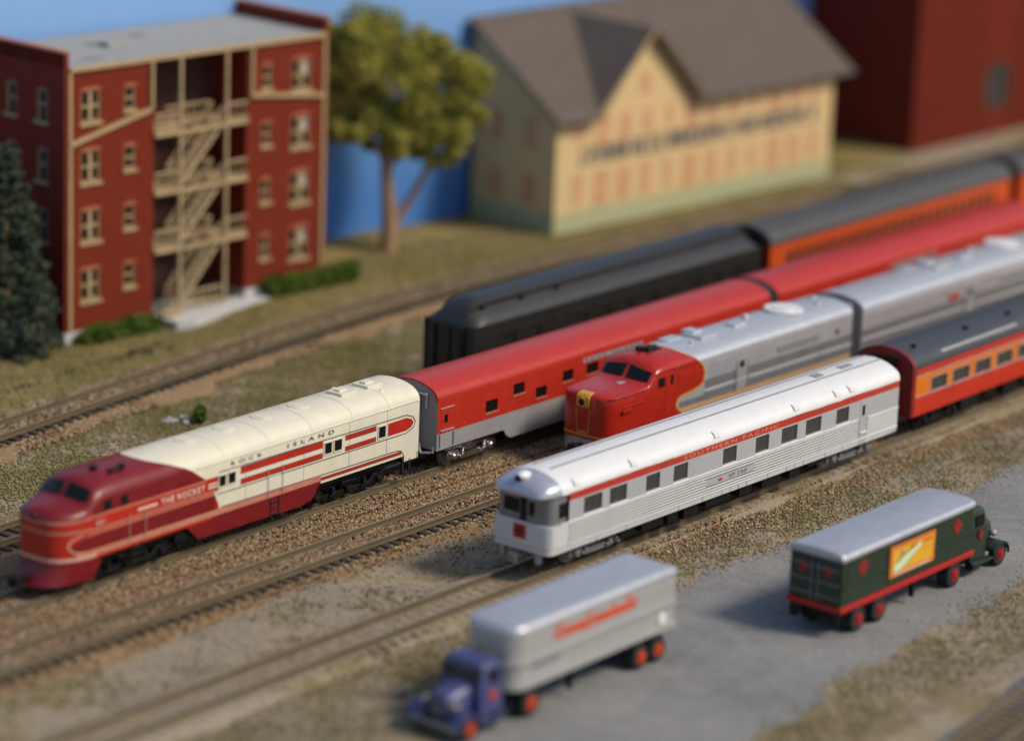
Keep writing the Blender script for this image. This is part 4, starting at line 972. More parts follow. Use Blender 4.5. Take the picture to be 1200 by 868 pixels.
def orange_heavy(x0, label):
    t = thing('passenger_car', label, 'train car', (x0, YT['T1']+.06, RAIL), .0025, 'orange passenger cars on the second track')
    L = 25.2; ze = 3.45
    hs = [(1.6+.92*k, 2.2+.92*k, 2.15, 2.95) for k in range(24)]
    m = MB()
    for s in (-1, 1): wall_cells(m, 0, L, [(1., ze, 0)], hs if s < 0 else [], s*HW, .07, 0, -s)
    for x in (0, L): m.face([(x, -HW, 1.), (x, HW, 1.), (x, HW, ze), (x, -HW, ze)], 1)
    m.box(.1, L-.1, -HW+.05, HW-.05, 1., 1.1, 1); m.build('body', ['hi_orange', 'dl_red'], t)
    r = MB(); pr = roof_profile('arc'); rows = [[(x, p_[0]*1.02, ze+p_[1]*1.15) for p_ in pr] for x in np.linspace(-.03, L+.03, 8)]; r.grid(rows, 0, True); r.face(rows[0]); r.face(rows[-1]); r.build('roof', 'hw_roof', t)
    window_parts(t, hs, -HW, 1, 'windowgrey')
    diaphragm(t, 0, -1, 1., 4.1, 'black', 1.1); underfloor(t, L, .98, 'black', 13); bogie(t, 3.3, 2, 2.6, 'black', 'black'); bogie(t, L-3.3, 2, 2.6, 'black', 'black')
orange_heavy(17.3146+24.9, 'grey roofed orange coach with a long window row behind the black car')
orange_heavy(17.3146+24.9+26.2, 'next grey roofed orange coach at the far right edge of the second track')

# ------------------------------------------------------------------ trucks
def wheel(t, x, y, r, wd, rim, dual=False, side=-1):
    m = MB(); m.cyl((0, 0, 0), (0, 1, 0), r, wd, 28); m.cyl((0, side*wd*.5, 0), (0, 1, 0), r*.9, .03, 28); o = m.build('wheel', 'rubber', t, bevel=.03); o.location = (x, y, r+.02)
    k = MB(); k.cyl((0, side*(wd*.5+.02), 0), (0, 1, 0), r*.54, .05, 20); k.cyl((0, side*(wd*.5+.06), 0), (0, 1, 0), r*.26, .08, 12)
    for i in range(5): a = 2*pi*i/5; k.cyl((r*.42*cos(a), side*(wd*.5+.045), r*.42*sin(a)), (0, 1, 0), r*.07, .04, 6)
    k.build('rim', rim, o); return o
def capsule_outline(x0, x1, y0, y1, r0, r1, n=6):
    """plan outline, corner radius r0 at x0 end, r1 at x1 end (counter-clockwise)"""
    o = []
    for cx, cy, r, a0 in ((x0+r0, y0+r0, r0, 180), (x1-r1, y0+r1, r1, 270), (x1-r1, y1-r1, r1, 0), (x0+r0, y1-r0, r0, 90)):
        for k in range(n+1): a = radians(a0+90*k/n); o.append((cx+r*cos(a), cy+r*sin(a)))
    return o
def shell_plan(outline, zs, scale=None):
    cx = sum(p[0] for p in outline)/len(outline); cy = sum(p[1] for p in outline)/len(outline)
    return [[(cx+(x-cx)*s[0], cy+(y-cy)*s[1], z_) for x, y in outline] for z_, s in zs]
def tractor(t, mat, x, d, w0, w1, rim, ht, trim='silver_grey', k_=1.):
    """conventional cab facing direction d from x (back of cab)"""
    yc = (w0+w1)/2; hw = (w1-w0)/2
    def X(u): return x+d*u*k_
    def pr(poly, y0, y1, mi=0, m=None): m.prism([(X(a), b) for a, b in poly], 'y', y0, y1, mi); return m
    m = MB()   # cab: tapered roof
    rows = []
    for z_, sx, sy in ((.62, 1, 1), (1.5, 1, 1), (1.75, .99, .985), (ht-.32, .86, .93), (ht-.08, .78, .86), (ht, .62, .70)):
        rows.append([(X(u*sx+(1-sx)*.25), yc+v*hw*.84*sy, z_) for u, v in ((0, -1), (.25, -1.02), (1.0, -1.02), (1.25, -.94), (1.3, 0), (1.25, .94), (1.0, 1.02), (.25, 1.02), (0, 1))])
    m.grid(rows, 0, True, True); m.face(rows[-1]); m.face(rows[0]); cab = m.build('cab', mat, t, bevel=.03)
    zb = ht-.75
    for s in (-1, 1): MB().box(*sorted((X(.28), X(.86))), *sorted((yc+s*hw*.81, yc+s*hw*.855)), zb, ht-.28).build('side_window', 'glass', cab)
    for s in (-1, 1):
        m = MB(); m.face([(X(1.275), yc+s*.04, zb+.02), (X(1.235), yc+s*hw*.74, zb+.02), (X(1.125), yc+s*hw*.68, ht-.27), (X(1.155), yc+s*.04, ht-.27)]); m.build('windshield', 'glass', cab)
    m = MB(); rows = []
    for u, hh, z0_, z1_ in ((1.15, .62, .7, ht-.78), (1.7, .58, .7, ht-.86), (2.25, .50, .66, ht-.97), (2.4, .44, .64, ht-1.08)):
        rows.append([(X(u), yc-hh, z0_), (X(u), yc-hh, z1_-.28), (X(u), yc-hh*.8, z1_-.09), (X(u), yc-hh*.4, z1_), (X(u), yc, z1_+.03), (X(u), yc+hh*.4, z1_), (X(u), yc+hh*.8, z1_-.09), (X(u), yc+hh, z1_-.28), (X(u), yc+hh, z0_)])
    m.grid(rows, 0, True); m.face(rows[-1]); m.build('hood', mat, t)
    m = MB(); [m.box(*sorted((X(2.4), X(2.44))), yc-.34, yc+.34, z_, z_+.035) for z_ in np.arange(.75, ht-1.2, .085)]; m.build('grille', trim, t)
    for s in (-1, 1):
        m = MB(); pts_ = []; n = 10; cx = 2.05
        rows = []
        for k in range(n+1):
            a = pi*(.02+.86*k/n); rows.append([(X(cx+.62*cos(a)), yc+s*q, .52+.56*sin(a)-(.10 if k == 0 else 0)) for q in (hw*.45, hw*.80, hw*.98, hw*1.02)]+[(X(cx+.62*cos(a)), yc+s*hw*1.02, .52+.56*sin(a)-.12)])
        m.grid(rows, 0, True); o = m.build('fender', mat, t); md = o.modifiers.new('s', 'SOLIDIFY'); md.thickness = .04
        m = MB(); m.box(*sorted((X(.1), X(1.45))), *sorted((yc+s*hw*.75, yc+s*hw*1.02)), .48, .58); m.build('running_board', mat, t, bevel=.02)
        m = MB(); m.sphere((X(2.25), yc+s*hw*.55, 1.28), .15, 8, sq=(1.2, 1, 1)); h = m.build('headlight', trim, t); MB().cyl((X(2.42), yc+s*hw*.55, 1.28), (1, 0, 0), .12, .03, 16).build('lens', 'chrome', h)
        wheel(t, X(2.05), yc+s*hw*.84, .48, .3, rim, side=s)
        wheel(t, X(-1.4), yc+s*hw*.78, .52, .52, rim, side=s)
    m = MB(); m.box(*sorted((X(2.55), X(2.68))), yc-hw*.95, yc+hw*.95, .45, .66); m.build('bumper', trim, t, bevel=.03)
    m = MB(); m.box(*sorted((X(-2.2), X(2.5))), yc-.42, yc+.42, .5, .78); m.cyl((X(.3), yc-hw*.85, .5), (1, 0, 0), .2, .8, 14); m.cyl((X(.3), yc+hw*.85, .5), (1, 0, 0), .2, .8, 14); m.cyl((X(-1.4), yc, .98), (0, 0, 1), .45, .25, 18); m.build('chassis', 'black', t, bevel=.02)
def green_truck():
    t = thing('semi_truck', 'dark green semi truck with an orange poster on its silver roofed trailer', 'truck', (3.64, -13.13, .03), 0)
    L = 9.95; Wd = 2.46
    m = MB(); m.box(0, L-.15, 0, Wd, 1.3, 3.22); o = m.build('trailer_body', 'rea_green', t, bevel=.05)
    m = MB(); pr = [(-.06, 3.2), (-.07, 3.32), (.02, 3.44), (.35, 3.52), (Wd/2, 3.57), (Wd-.35, 3.52), (Wd-.02, 3.44), (Wd+.07, 3.32), (Wd+.06, 3.2)]
    rows = []
    for x, q, zf in ((-.06, .96, .8), (0, .995, .97), (.1, 1, 1), (L-.5, 1, 1), (L-.1, .97, .97), (L+.05, .8, .75)): rows.append([(x, Wd/2+(a-Wd/2)*q, 3.2+(b-3.2)*zf) for a, b in pr])
    m.grid(rows, 0, True); m.face(rows[0]); m.face(rows[-1]); m.face([(-.06, 0, 3.2), (L, 0, 3.2), (L, Wd, 3.2), (-.06, Wd, 3.2)]); m.build('trailer_roof', 'trailer_roof', t)
    m = MB(); m.box(-.08, L, -.07, Wd+.07, 1.06, 1.3); m.build('trailer_frame', 'frame_red', t, bevel=.04)
    m = MB(); m.box(.05, L-.15, -.06, 0, 2.1, 2.2); [m.box(x, x+.04, -.02, 0, 1.32, 3.2) for x in (.35,)]; m.build('side_moulding', 'rea_green', t, bevel=.01)
    # rear doors
    for y0, y1 in ((.12, Wd/2-.04), (Wd/2+.04, Wd-.12)):
        m = MB(); m.box(-.04, 0, y0, y1, 1.4, 3.1); o = m.build('rear_door', 'rea_green', t, bevel=.015)
        k = MB(); [k.box(-.07, -.04, y0, y1, z_, z_+.05) for z_ in (1.6, 2.15, 2.75)]; k.cyl((-.07, y1-.1 if y0 < 1 else y0+.1, 2.2), (0, 0, 1), .025, 1.6, 8); k.build('hinges', 'silver_dark', o)
        yc_ = (y0+y1)/2; k = MB(); k.prism([(yc_-.27, 2.65), (yc_, 2.35), (yc_+.27, 2.65), (yc_, 2.95)], 'x', -.055, -.04); k.build('emblem', 'diamond_red', o)
    k = MB(); [k.cyl((-.06, y, 3.28), (1, 0, 0), .04, .05, 8) for y in (.2, .55, .9, 1.23, 1.56, 1.9, 2.25)]; k.build('marker_lights', 'silver_grey', t)
    # diamond emblems on the side
    for x in (1.45, 8.55):
        k = MB(); k.prism([(x-.36, 2.66), (x, 2.28), (x+.36, 2.66), (x, 3.04)], 'y', -.02, 0); e = k.build('emblem', 'diamond_red', t)
        text('RAILWAY EXPRESS', 'words', 'poster_red', e, x-.24, x+.24, 2.62, 2.70, -.022)
    # poster board
    x0, x1, z0, z1 = 3.33, 6.7, 1.68, 2.98
    b = MB(); b.box(x0, x1, -.09, -.02, z0, z1); b = b.build('poster', 'poster_orange', t, bevel=.01)
    MB().box(x0+.18, x1-.18, -.098, -.09, z0+.2, z1-.14).build('poster_field', 'poster_yellow', b)
    k = MB(); k.prism([(x0+.3, z0+.22), (x0+.75, z0+.22), (x0+2.25, z1-.42), (x0+2.35, z1-.2), (x0+2.1, z1-.25), (x0+.3, z0+.5)], 'y', -.104, -.098); k.build('stalk', 'poster_pale', b)
    k = MB(); k.prism([(x0+.25, z0+.42), (x0+.32, z0+.5), (x0+2.0, z1-.24), (x0+1.2, z1-.38), (x0+.5, z0+.75)], 'y', -.102, -.098); k.prism([(x0+.8, z0+.26), (x0+1.1, z0+.3), (x0+2.5, z1-.3), (x0+2.3, z1-.42)], 'y', -.102, -.098); k.build('leaves', 'poster_green', b)
    k = MB(); [k.box(x0+1.5+.28*i, x0+1.68+.28*i, -.103, -.098, z1-.36+.01*i, z1-.2) for i in range(6)]; k.build('poster_words', 'poster_red', b)
    k = MB(); k.cyl((x0+.85, -.1, z1-.38), (0, 1, 0), .13, .008, 14); k.build('blossom', 'poster_pink', b)
    k = MB(); k.box(x0+.3, x1-.3, -.102, -.098, z0+.07, z0+.13); k.build('poster_caption', 'letter_cream', b)
    # running gear
    m = MB(); m.box(.3, L-1, .75, 1.7, .72, 1.06); m.box(.5, 3.7, .3, 2.16, .55, .8); m.box(5.6, 5.75, .15, .35, .3, 1.06).box(5.6, 5.75, 2.1, 2.3, .3, 1.06); m.box(-.02, .1, .1, .5, .5, 1.06).box(-.02, .1, 1.96, 2.36, .5, 1.06); m.build('trailer_chassis', 'black', t, bevel=.02)
    for x in (1.35, 2.9):
        for s, y in ((-1, .26), (1, Wd-.26)): wheel(t, x, y, .5, .5, 'wheel_red', side=s)
    tractor(t, 'rea_green', 10.12, 1, .02, Wd-.02, 'wheel_red', 2.84, 'silver_grey', 1.09)
    k = MB(); k.prism([(10.55, 1.75), (10.75, 1.5), (10.95, 1.75), (10.75, 2.0)], 'y', .12, .135); k.build('door_emblem', 'diamond_red', t)
green_truck()
def silver_truck():
    t = thing('semi_truck', 'blue cab semi truck with ribbed silver trailer and orange wheels, closest to the camera', 'truck', (-12.1, -9.4, .03), 0)
    L = 9.9; Wd = 2.46
    pl = capsule_outline(0, L, 0, Wd, .7, .12)
    m = MB(); rows = [[(x, y, z_) for x, y in pl] for z_ in (1.2, 1.35, 2.1, 3.32)]; m.grid(rows, 0, True, True); m.face(rows[0]); m.face(rows[-1]); m.build('trailer_body', 'trailer_silver', t)
    m = MB(); rows = shell_plan(pl, [(3.30, (1.008, 1.025)), (3.42, (1.008, 1.03)), (3.54, (.995, .985)), (3.60, (.97, .9)), (3.63, (.9, .6))]); m.grid(rows, 0, True, True); m.face(rows[-1]); m.build('trailer_roof', 'trailer_roof', t)
    m = MB()
    for z_, o_ in ((1.2, .09), (1.34, .05), (2.08, .08), (2.2, .05), (2.98, .03)):
        rows = shell_plan(pl, [(z_, (1+o_*.2, 1+o_*.8)), (z_+.07, (1+o_*.2, 1+o_*.8))]); m.grid(rows, 0, True, True); m.face(rows[0]); m.face(rows[1])
    m.build('trailer_ribs', 'trailer_silver', t)
    MB().box(1.0, 2.7, -.02, .0, 1.86, 2.02).build('lettering_panel', 'silver_dark', t)
    m = MB(); m.box(L-.02, L+.04, .1, Wd-.1, 1.3, 3.2); m.build('rear_door', 'trailer_silver', t, bevel=.02)
    m = MB(); m.cyl((L-.9, -.03, 1.72), (0, 1, 0), .24, .05, 18); m.build('side_lamp_bezel', 'sp_white', t)
    # slanted orange lettering strokes, too soft in the photograph to read
    m = MB(); r_ = random.Random(2); x = 2.3; zb = 2.64
    for i, (wd, hh) in enumerate((w2, h2*1.25) for w2, h2 in [(.42, .44), (.26, .26), (.26, .26), (.26, .30), (.26, .26), (.5, .52), (.28, .28), (.28, .28), (.26, .26), (.30, .40), (.26, .28), (.26, .28), (.36, .42), (.26, .34)]):
        z0 = zb-(.1 if i == 5 else 0)
        m.prism([(x, z0), (x+.15, z0), (x+.15+hh*.3, z0+hh), (x+hh*.3, z0+hh)], 'y', -.022, 0)
        m.prism([(x+wd*.55, z0), (x+wd*.55+.13, z0), (x+wd*.55+.13+hh*.3, z0+hh), (x+wd*.55+hh*.3, z0+hh)], 'y', -.022, 0)
        zz = z0+hh*(.42 if i % 2 else .8); m.box(x+.08, x+wd*.9, -.024, 0, zz-.02, zz+.11)
        if i % 3 == 0: m.box(x+.02, x+wd*.8, -.024, 0, z0, z0+.09)
        x += wd+.055
    m.build('trailer_lettering', 'letter_orange', t)
    m = MB(); m.box(1.2, L-.4, .75, 1.7, .75, 1.2).box(7.2, 9.6, .3, 2.16, .6, .8).box(3.6, 3.75, .15, .35, .3, 1.2).box(3.6, 3.75, 2.1, 2.3, .3, 1.2); m.build('trailer_chassis', 'black', t, bevel=.02)
    for x in (7.75, 8.85):
        for s, y in ((-1, .24), (1, Wd-.24)): wheel(t, x, y, .48, .5, 'wheel_orange', side=s)
    tractor(t, 'cab_blue', -.32, -1, .0, Wd, 'wheel_orange', 2.62, 'silver_dark')
    MB().box(-.18, -.06, .9, 1.7, 2.2, 2.55).build('reefer_unit', 'seat_yellow', t, bevel=.03)
    k = MB(); k.cyl((-.95, .17, 1.4), (0, 1, 0), .2, .03, 16); k.build('door_emblem', 'poster_red', t)
silver_truck()

# ------------------------------------------------------------------ brick tenement
def tenement():
    t = thing('brick_building', 'four storey red brick tenement with open wooden back stairs', 'building', (11.91, 38.72, 0), radians(-4))
    Lw = 18.15; D = 7.0; H = 14.1; r0, r1 = 5.85, 12.25
    bands = [(.62, H, 0)]
    big = []; small = []
    for k in range(4):
        z1 = 12.86-3.05*k
        big += [(1.05, 2.3, z1-1.62, z1)]; small += [(3.9, 4.6, z1-.1-1.2, z1-.1)]
    bigR = [(15.5, 16.85, b[2]-.05, b[3]) for b in big]; smallR = [(13.35, 14.0, b[2], b[3]) for b in small]
    m = MB(); wall_cells(m, 0, r0, bands, big+small, 0, .22, 0, 1); wall_cells(m, r1, Lw, [(.92, H, 0)], bigR+smallR, 0, .22, 0, 1)
    # recess
    bd = [(7.2, 8.1, .7+3.05*k, 2.9+3.05*k) for k in range(4)]+[(9.6, 10.5, .7+3.05*k, 2.9+3.05*k) for k in range(4)]
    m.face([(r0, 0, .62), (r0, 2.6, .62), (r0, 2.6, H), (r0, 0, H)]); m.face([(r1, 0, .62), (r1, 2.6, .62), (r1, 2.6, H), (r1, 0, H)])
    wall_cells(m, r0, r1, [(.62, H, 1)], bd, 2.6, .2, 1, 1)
    # side walls: window holes on the left (x=0)
    sw = []
    for k in range(4): z1 = 12.9-3.05*k; sw += [(1.35, 2.15, z1-1.65, z1), (3.75, 4.55, z1-1.65, z1), (5.7, 6.4, z1-1.65, z1)]
    wall_cells(m, 0, D, [(.62, H+.72, 0)], sw, 0, .22, 0, 1, xf=lambda x, y, z: (y, x, z))
    wall_cells(m, 0, D, [(.62, H+.72, 0)], [], Lw, .2, 0, 1, xf=lambda x, y, z: (y, x, z))
    m.face([(0, D, .62), (Lw, D, .62), (Lw, D, H), (0, D, H)])
    # parapets
    m.box(0, .28, 0, D, H, H+.72); m.box(Lw-.28, Lw, 0, D, H, H+.72)
    wl = m.build('wall', ['brick_red', 'recess_wall'], t)
    for holes in (big, small, bigR, smallR):
        for (a, b, c, d) in holes:
            wide = b-a > 1; f = MB(); q = .09; y0, y1 = .06, .16
            f.box(a, a+q, y0, y1, c, d).box(b-q, b, y0, y1, c, d).box(a+q, b-q, y0, y1, d-q, d).box(a+q, b-q, y0, y1, c, c+q).box(a+q, b-q, y0-.02, y1-.002, (c+d)/2-.05, (c+d)/2+.05)
            if wide: f.box((a+b)/2-.11, (a+b)/2+.11, y0-.03, y1-.003, c+q, d-q)
            f.box(a-.12, b+.12, -.10, .06, c-.16, c)
            n = 8; arc = [(a-.1, d), (b+.1, d)]+[((a+b)/2+(b-a+.2)/2*cos(pi*k/n), d+.02+.16*sin(pi*k/n)) for k in range(n+1)]
            w_ = f.build('window', 'tan_trim', t)
            k = MB(); k.prism([(a-.1, d)]+[((a+b)/2-(b-a+.2)/2*cos(pi*i/n), d+.001+.18*sin(pi*i/n)) for i in range(n+1)], 'y', -.05, .02); k.build('lintel', 'terracotta', w_)
            MB().box(a+q*.5, b-q*.5, y1+.02, y1+.04, c+.02, d-.02).build('pane', 'glass', w_)
            if wide and a > 10: MB().box(a+.75, b-.12, y1-.002, y1+.015, c+.9, d-.15).build('curtain', 'sp_band', w_)
    for (a, b, c, d) in sw:
        f = MB(); f.box(.06, .16, a, a+.12, c, d).box(.06, .16, b-.12, b, c, d).box(.06, .16, a, b, d-.12, d).box(.05, .15, a, b, (c+d)/2-.05, (c+d)/2+.05).box(-.12, .06, a-.12, b+.12, c-.16, c); w_ = f.build('side_window', 'tan_trim', t)
        MB().box(.18, .2, a+.05, b-.05, c+.05, d-.05).build('pane', 'glass', w_)
    for (a, b, c, d) in bd: MB().box(a, b, 2.68, 2.76, c, d).build('back_door', 'windowgrey', t)
    # roof
    m = MB(); m.box(.28, Lw-.28, -.02, D, H-.12, H+.02); ro = m.build('roof', 'roof_grey', t)
    for (a, b, c, d) in ((2.2, 3.3, 3.4, 4.1), (4.9, 6.0, 4.0, 4.7), (2.0, 3.8, 1.1, 1.5), (8.5, 9.6, 4.6, 5.4)): k = MB(); k.sphere(((a+b)/2, (c+d)/2, H+.03), .5, 8, sq=((b-a), (d-c), .04)); k.build('roof_patch', 'patch_grey', ro)
    m = MB(); m.box(5.4, 6.5, 3.0, 3.8, H, H+.28); m.build('roof_hatch', 'roof_grey', ro, bevel=.04)
    m = MB(); m.box(.28, Lw-.28, -.16, -.02, H-.22, H+.03); m.build('cornice', 'tan_trim', t, bevel=.02)
    for x0, x1 in ((-.05, .33), (Lw-.33, Lw+.05)): m = MB(); m.box(x0, x1, -.06, D+.02, H+.72, H+.84); m.build('parapet_cap', 'terracotta', t, bevel=.02)
    # corner trim and downpipes
    for x in (.22, Lw-.42): m = MB(); m.box(x, x+.2, -.10, 0, .62, H-.2); m.build('corner_trim', 'tan_trim', t, bevel=.02)
    for pl in ([(5.62, 13.85), (5.62, 11.45), (.35, 10.25)], [(12.5, 13.85), (12.5, 11.35), (17.9, 10.75)]):
        m = MB(); [m.bar((a[0], -.08, a[1]), (b[0], -.08, b[1]), .16, t2=.22) for a, b in zip(pl[:-1], pl[1:])]; m.build('downpipe', 'tan_trim', t)
    # foundation
    m = MB(); m.box(-.06, r0, -.08, D, -.1, .62).box(r1, Lw+.06, -.08, D, -.1, .92); m.box(r0, r1, .1, D, -.1, .3); m.build('foundation', 'white_stone', t, bevel=.03)
    # wooden porches
    px = (r0+.12, 7.55, 10.72, r1-.1); zf = [1.0+3.05*k for k in range(4)]
    m = MB(); [m.box(x-.08, x+.08, -.2, -.04, .3, H-.2) for x in (7.55, 10.72)]; m.build('porch_posts', 'wood', t, bevel=.01)
    for k in range(1, 4):
        z_ = zf[k]; m = MB(); m.box(r0, 7.55, -.15, 2.55, z_-.12, z_); m.box(10.72, r1, -.15, 2.55, z_-.12, z_); m.box(7.55, 10.72, 1.1, 2.55, z_-.12, z_); m.box(r0, r1, -.17, -.05, z_-.22, z_-.02)
        d_ = m.build('porch_deck', 'wood', t)
        for a, b in ((r0, 7.45), (10.82, r1)):
            g = MB(); g.box(a, b, -.14, -.06, z_+.88, z_+.98); g.box(a, b, -.13, -.07, z_+.12, z_+.2); x = a+.12
            while x < b-.05: g.box(x, x+.045, -.12, -.08, z_+.2, z_+.88); x += .34
            g.build('railing', 'wood', d_)
        g = MB(); g.box(7.65, 10.6, 1.1, 1.18, z_+.88, z_+.98); x = 7.75
        while x < 10.6: g.box(x, x+.045, 1.11, 1.17, z_, z_+.88); x += .4
        g.build('railing', 'wood', d_)
    for k in range(4):
        a = Vector((7.6, .5, zf[k]-(.4 if k == 0 else 0))); b = Vector((10.7, .5, zf[min(3, k)]+3.05 if k < 3 else zf[3]+3.05))
        if k == 3: continue
        s = MB()
        for y in (.05, .95): s.bar((a.x, y, a.z), (b.x, y, b.z), .06, t2=.2)
        for i in range(13): u = (i+.5)/13; s.box(a.x+(b.x-a.x)*u-.11, a.x+(b.x-a.x)*u+.11, .05, .95, a.z+(b.z-a.z)*u-.02, a.z+(b.z-a.z)*u+.03)
        so_ = s.build('stair', 'wood', t)
        g = MB()
        for y in (.02, .98):
            g.bar((a.x, y, a.z+.95), (b.x, y, b.z+.95), .06, t2=.1); g.bar((a.x, y, a.z+.5), (b.x, y, b.z+.5), .05, t2=.06)
            for i in range(8): u = i/7; g.bar((a.x+(b.x-a.x)*u, y, a.z+(b.z-a.z)*u), (a.x+(b.x-a.x)*u, y, a.z+(b.z-a.z)*u+.95), .05)
        g.build('stair_railing', 'wood', so_)
    g = MB(); g.box(7.65, 10.6, -.12, -.04, 1.4, 1.5).box(7.65, 10.6, -.12, -.04, .8, .88); x = 7.8
    while x < 10.6: g.box(x, x+.05, -.11, -.05, .4, 1.45); x += .42
    g.build('railing', 'wood', t)
    g = MB(); [g.bar((6.1+.35*i, -.3-.25*i, .75-.2*i), (7.4, -.3-.25*i, .75-.2*i), .22, t2=.16) for i in range(3)]; g.build('front_steps', 'wood', t)
    return t
tenement()
m = MB(); m.prism([(17.9, 36.7), (18.9, 36.35), (21.5, 36.7), (27.2, 37.0), (27.0, 38.2), (18.0, 38.6)], 'z', .0, .50)
tag(m.build('concrete_pad', 'white_stone', bevel=.04), None, None, kind='structure')

# ------------------------------------------------------------------ foliage
def clumps(name, mat, parent, centers, rad, n, size, seed, squash=(1, 1, 1), tonef=None):
    r = np.random.default_rng(seed); C_ = np.array(centers); R_ = np.array(rad)
    idx = r.integers(0, len(C_), n); d = r.normal(size=(n, 3)); d /= np.linalg.norm(d, axis=1)[:, None]
    rr = R_[idx][:, None]*r.uniform(.55, 1.08, (n, 1)); P_ = C_[idx]+d*rr*np.array(squash)
    s = r.uniform(size[0], size[1], (n, 1, 1)); tri = r.normal(size=(n, 4, 3)); tri /= np.linalg.norm(tri, axis=2)[..., None]
    u = r.normal(size=(n, 3)); u /= np.linalg.norm(u, axis=1)[:, None]; v = np.cross(u, r.normal(size=(n, 3))); v /= np.linalg.norm(v, axis=1)[:, None]
    q = np.stack([u*.5, v*.35, -u*.5, -v*.35], 1)*s; V = (P_[:, None, :]+q).reshape(-1, 3)
    F = np.arange(n*4).reshape(n, 4)
    me = bpy.data.meshes.new(name); me.vertices.add(n*4); me.vertices.foreach_set('co', V.ravel().astype(np.float32)); me.loops.add(n*4); me.loops.foreach_set('vertex_index', F.ravel().astype(np.int32)); me.polygons.add(n); me.polygons.foreach_set('loop_start', (np.arange(n)*4).astype(np.int32)); me.update(calc_edges=True)
    at = me.attributes.new('tone', 'FLOAT', 'POINT'); tn = r.uniform(0, 1, len(C_))[idx]*.5+r.uniform(0, .5, n); at.data.foreach_set('value', np.repeat(tn, 4).astype(np.float32))
    me.materials.append(M[mat]); o = bpy.data.objects.new(name, me); COL.objects.link(o); o.parent = parent; return o
def broadleaf():
    bx, by = 38.0, 39.6; bz = gh(bx, by); t = thing('tree', 'round crowned olive green tree with forked tan trunk between the buildings', 'tree', (bx, by, bz))
    ax = Vector((cos(radians(-38)), sin(radians(-38)), 0))
    m = MB()
    def limb(pts_, r0, r1):
        for i in range(len(pts_)-1):
            a, b = Vector(pts_[i]), Vector(pts_[i+1]); u0 = i/(len(pts_)-1); u1 = (i+1)/(len(pts_)-1)
            m.cyl((a+b)/2, b-a, r0+(r1-r0)*u0, (b-a).length*1.05, 12, r2=r0+(r1-r0)*u1)
    A = lambda u, z_, d=0: tuple(ax*u+Vector((0, d, z_)))
    limb([A(-.15, -.1), A(-.05, 1.2), A(-.12, 2.6), A(-.28, 4.2), A(-.4, 6.)], .5, .3)
    limb([A(.05, 1.4), A(.9, 2.7), A(1.7, 4.1), A(2.4, 5.6)], .28, .14); limb([A(-.4, 5.2), A(-1.8, 7.5)], .22, .1); limb([A(-.4, 5.8), A(.8, 8.6)], .24, .1); limb([A(-.3, 4.6), A(1.2, 6.6)], .15, .08)
    m.build('trunk', 'bark', t)
    r = random.Random(4); cs = []; rs = []
    for u, z_, rad in ((-2.6, 10.5, 1.9), (-3.2, 8.6, 1.5), (-1.2, 12.0, 1.9), (-1.8, 8.3, 1.6), (.2, 9.6, 1.9), (1.6, 11.2, 1.7), (3.0, 9.9, 1.6), (3.6, 8.4, 1.0), (2.2, 7.8, 1.3), (.7, 7.2, 1.2), (-.6, 6.6, 1.1), (1.9, 5.9, .9), (-2.9, 12.2, 1.1), (2.6, 6.8, .8), (-3.6, 7.2, .9)):
        for j in range(11):
            a = r.uniform(0, 2*pi); e = r.uniform(-1, 1); q = rad*r.uniform(.35, .95)
            p_ = ax*(u+q*cos(a)*.9)+Vector((0, r.uniform(-1.5, 1.0), z_+q*sin(a)*.85)); cs.append(p_); rs.append(rad*r.uniform(.38, .66))
    clumps('crown', 'leaf', t, cs, rs, 120000, (.12, .30), 5)
broadleaf()
def conifer():
    t = thing('conifer_tree', 'dark bluish green conifer at the left edge in front of the brick tenement', 'tree', (9.1, 40.0, 0))
    m = MB(); m.cyl((0, 0, 5), (0, 0, 1), .3, 10, 10, r2=.06); m.build('trunk', 'bark', t)
    r = random.Random(8); cs = []; rs = []
    for k in range(19):
        z_ = .7+k*.53; rad = 2.9*(1-z_/11.4)**.75+.05; n = int(7+rad*7)
        for j in range(n):
            a = 2*pi*j/n+k*.7+r.uniform(-.2, .2); q = rad*r.uniform(.5, 1.); cs.append((q*cos(a), q*sin(a), z_-q*.18+r.uniform(-.1, .1))); rs.append(.18+.24*rad/2.5)
    clumps('branches', 'conifer', t, cs, rs, 45000, (.08, .26), 6, (1, 1, .6))
conifer()
def hedge(label, xa, xb, ya, yb, h, seed, n=7000, wd=.45):
    r = random.Random(seed); cx, cy = (xa+xb)/2, (ya+yb)/2; t = thing('hedge', label, 'hedge', (cx, cy, gh(cx, cy)), 0, 'hedges at the foot of the brick tenement')
    cs = []; rs = []; k = int((xb-xa)/.32)
    for i in range(k):
        u = i/(k-1); hh = h*r.uniform(.75, 1.05)
        for z_ in (.25*hh, .62*hh): cs.append((xa+(xb-xa)*u-cx, ya+(yb-ya)*u-cy+r.uniform(-.2, .2), z_)); rs.append(wd*r.uniform(.8, 1.1))
    clumps('foliage', 'hedge', t, cs, rs, n, (.08, .24), seed)
hedge('clipped green hedge at the foundation left of the wooden stairs', 12.7, 17.3, 38.05, 37.75, .95, 21)
hedge('loose green hedge at the foundation right of the wooden stairs', 25.4, 31.6, 37.15, 36.75, 1.1, 22, 9000, .5)
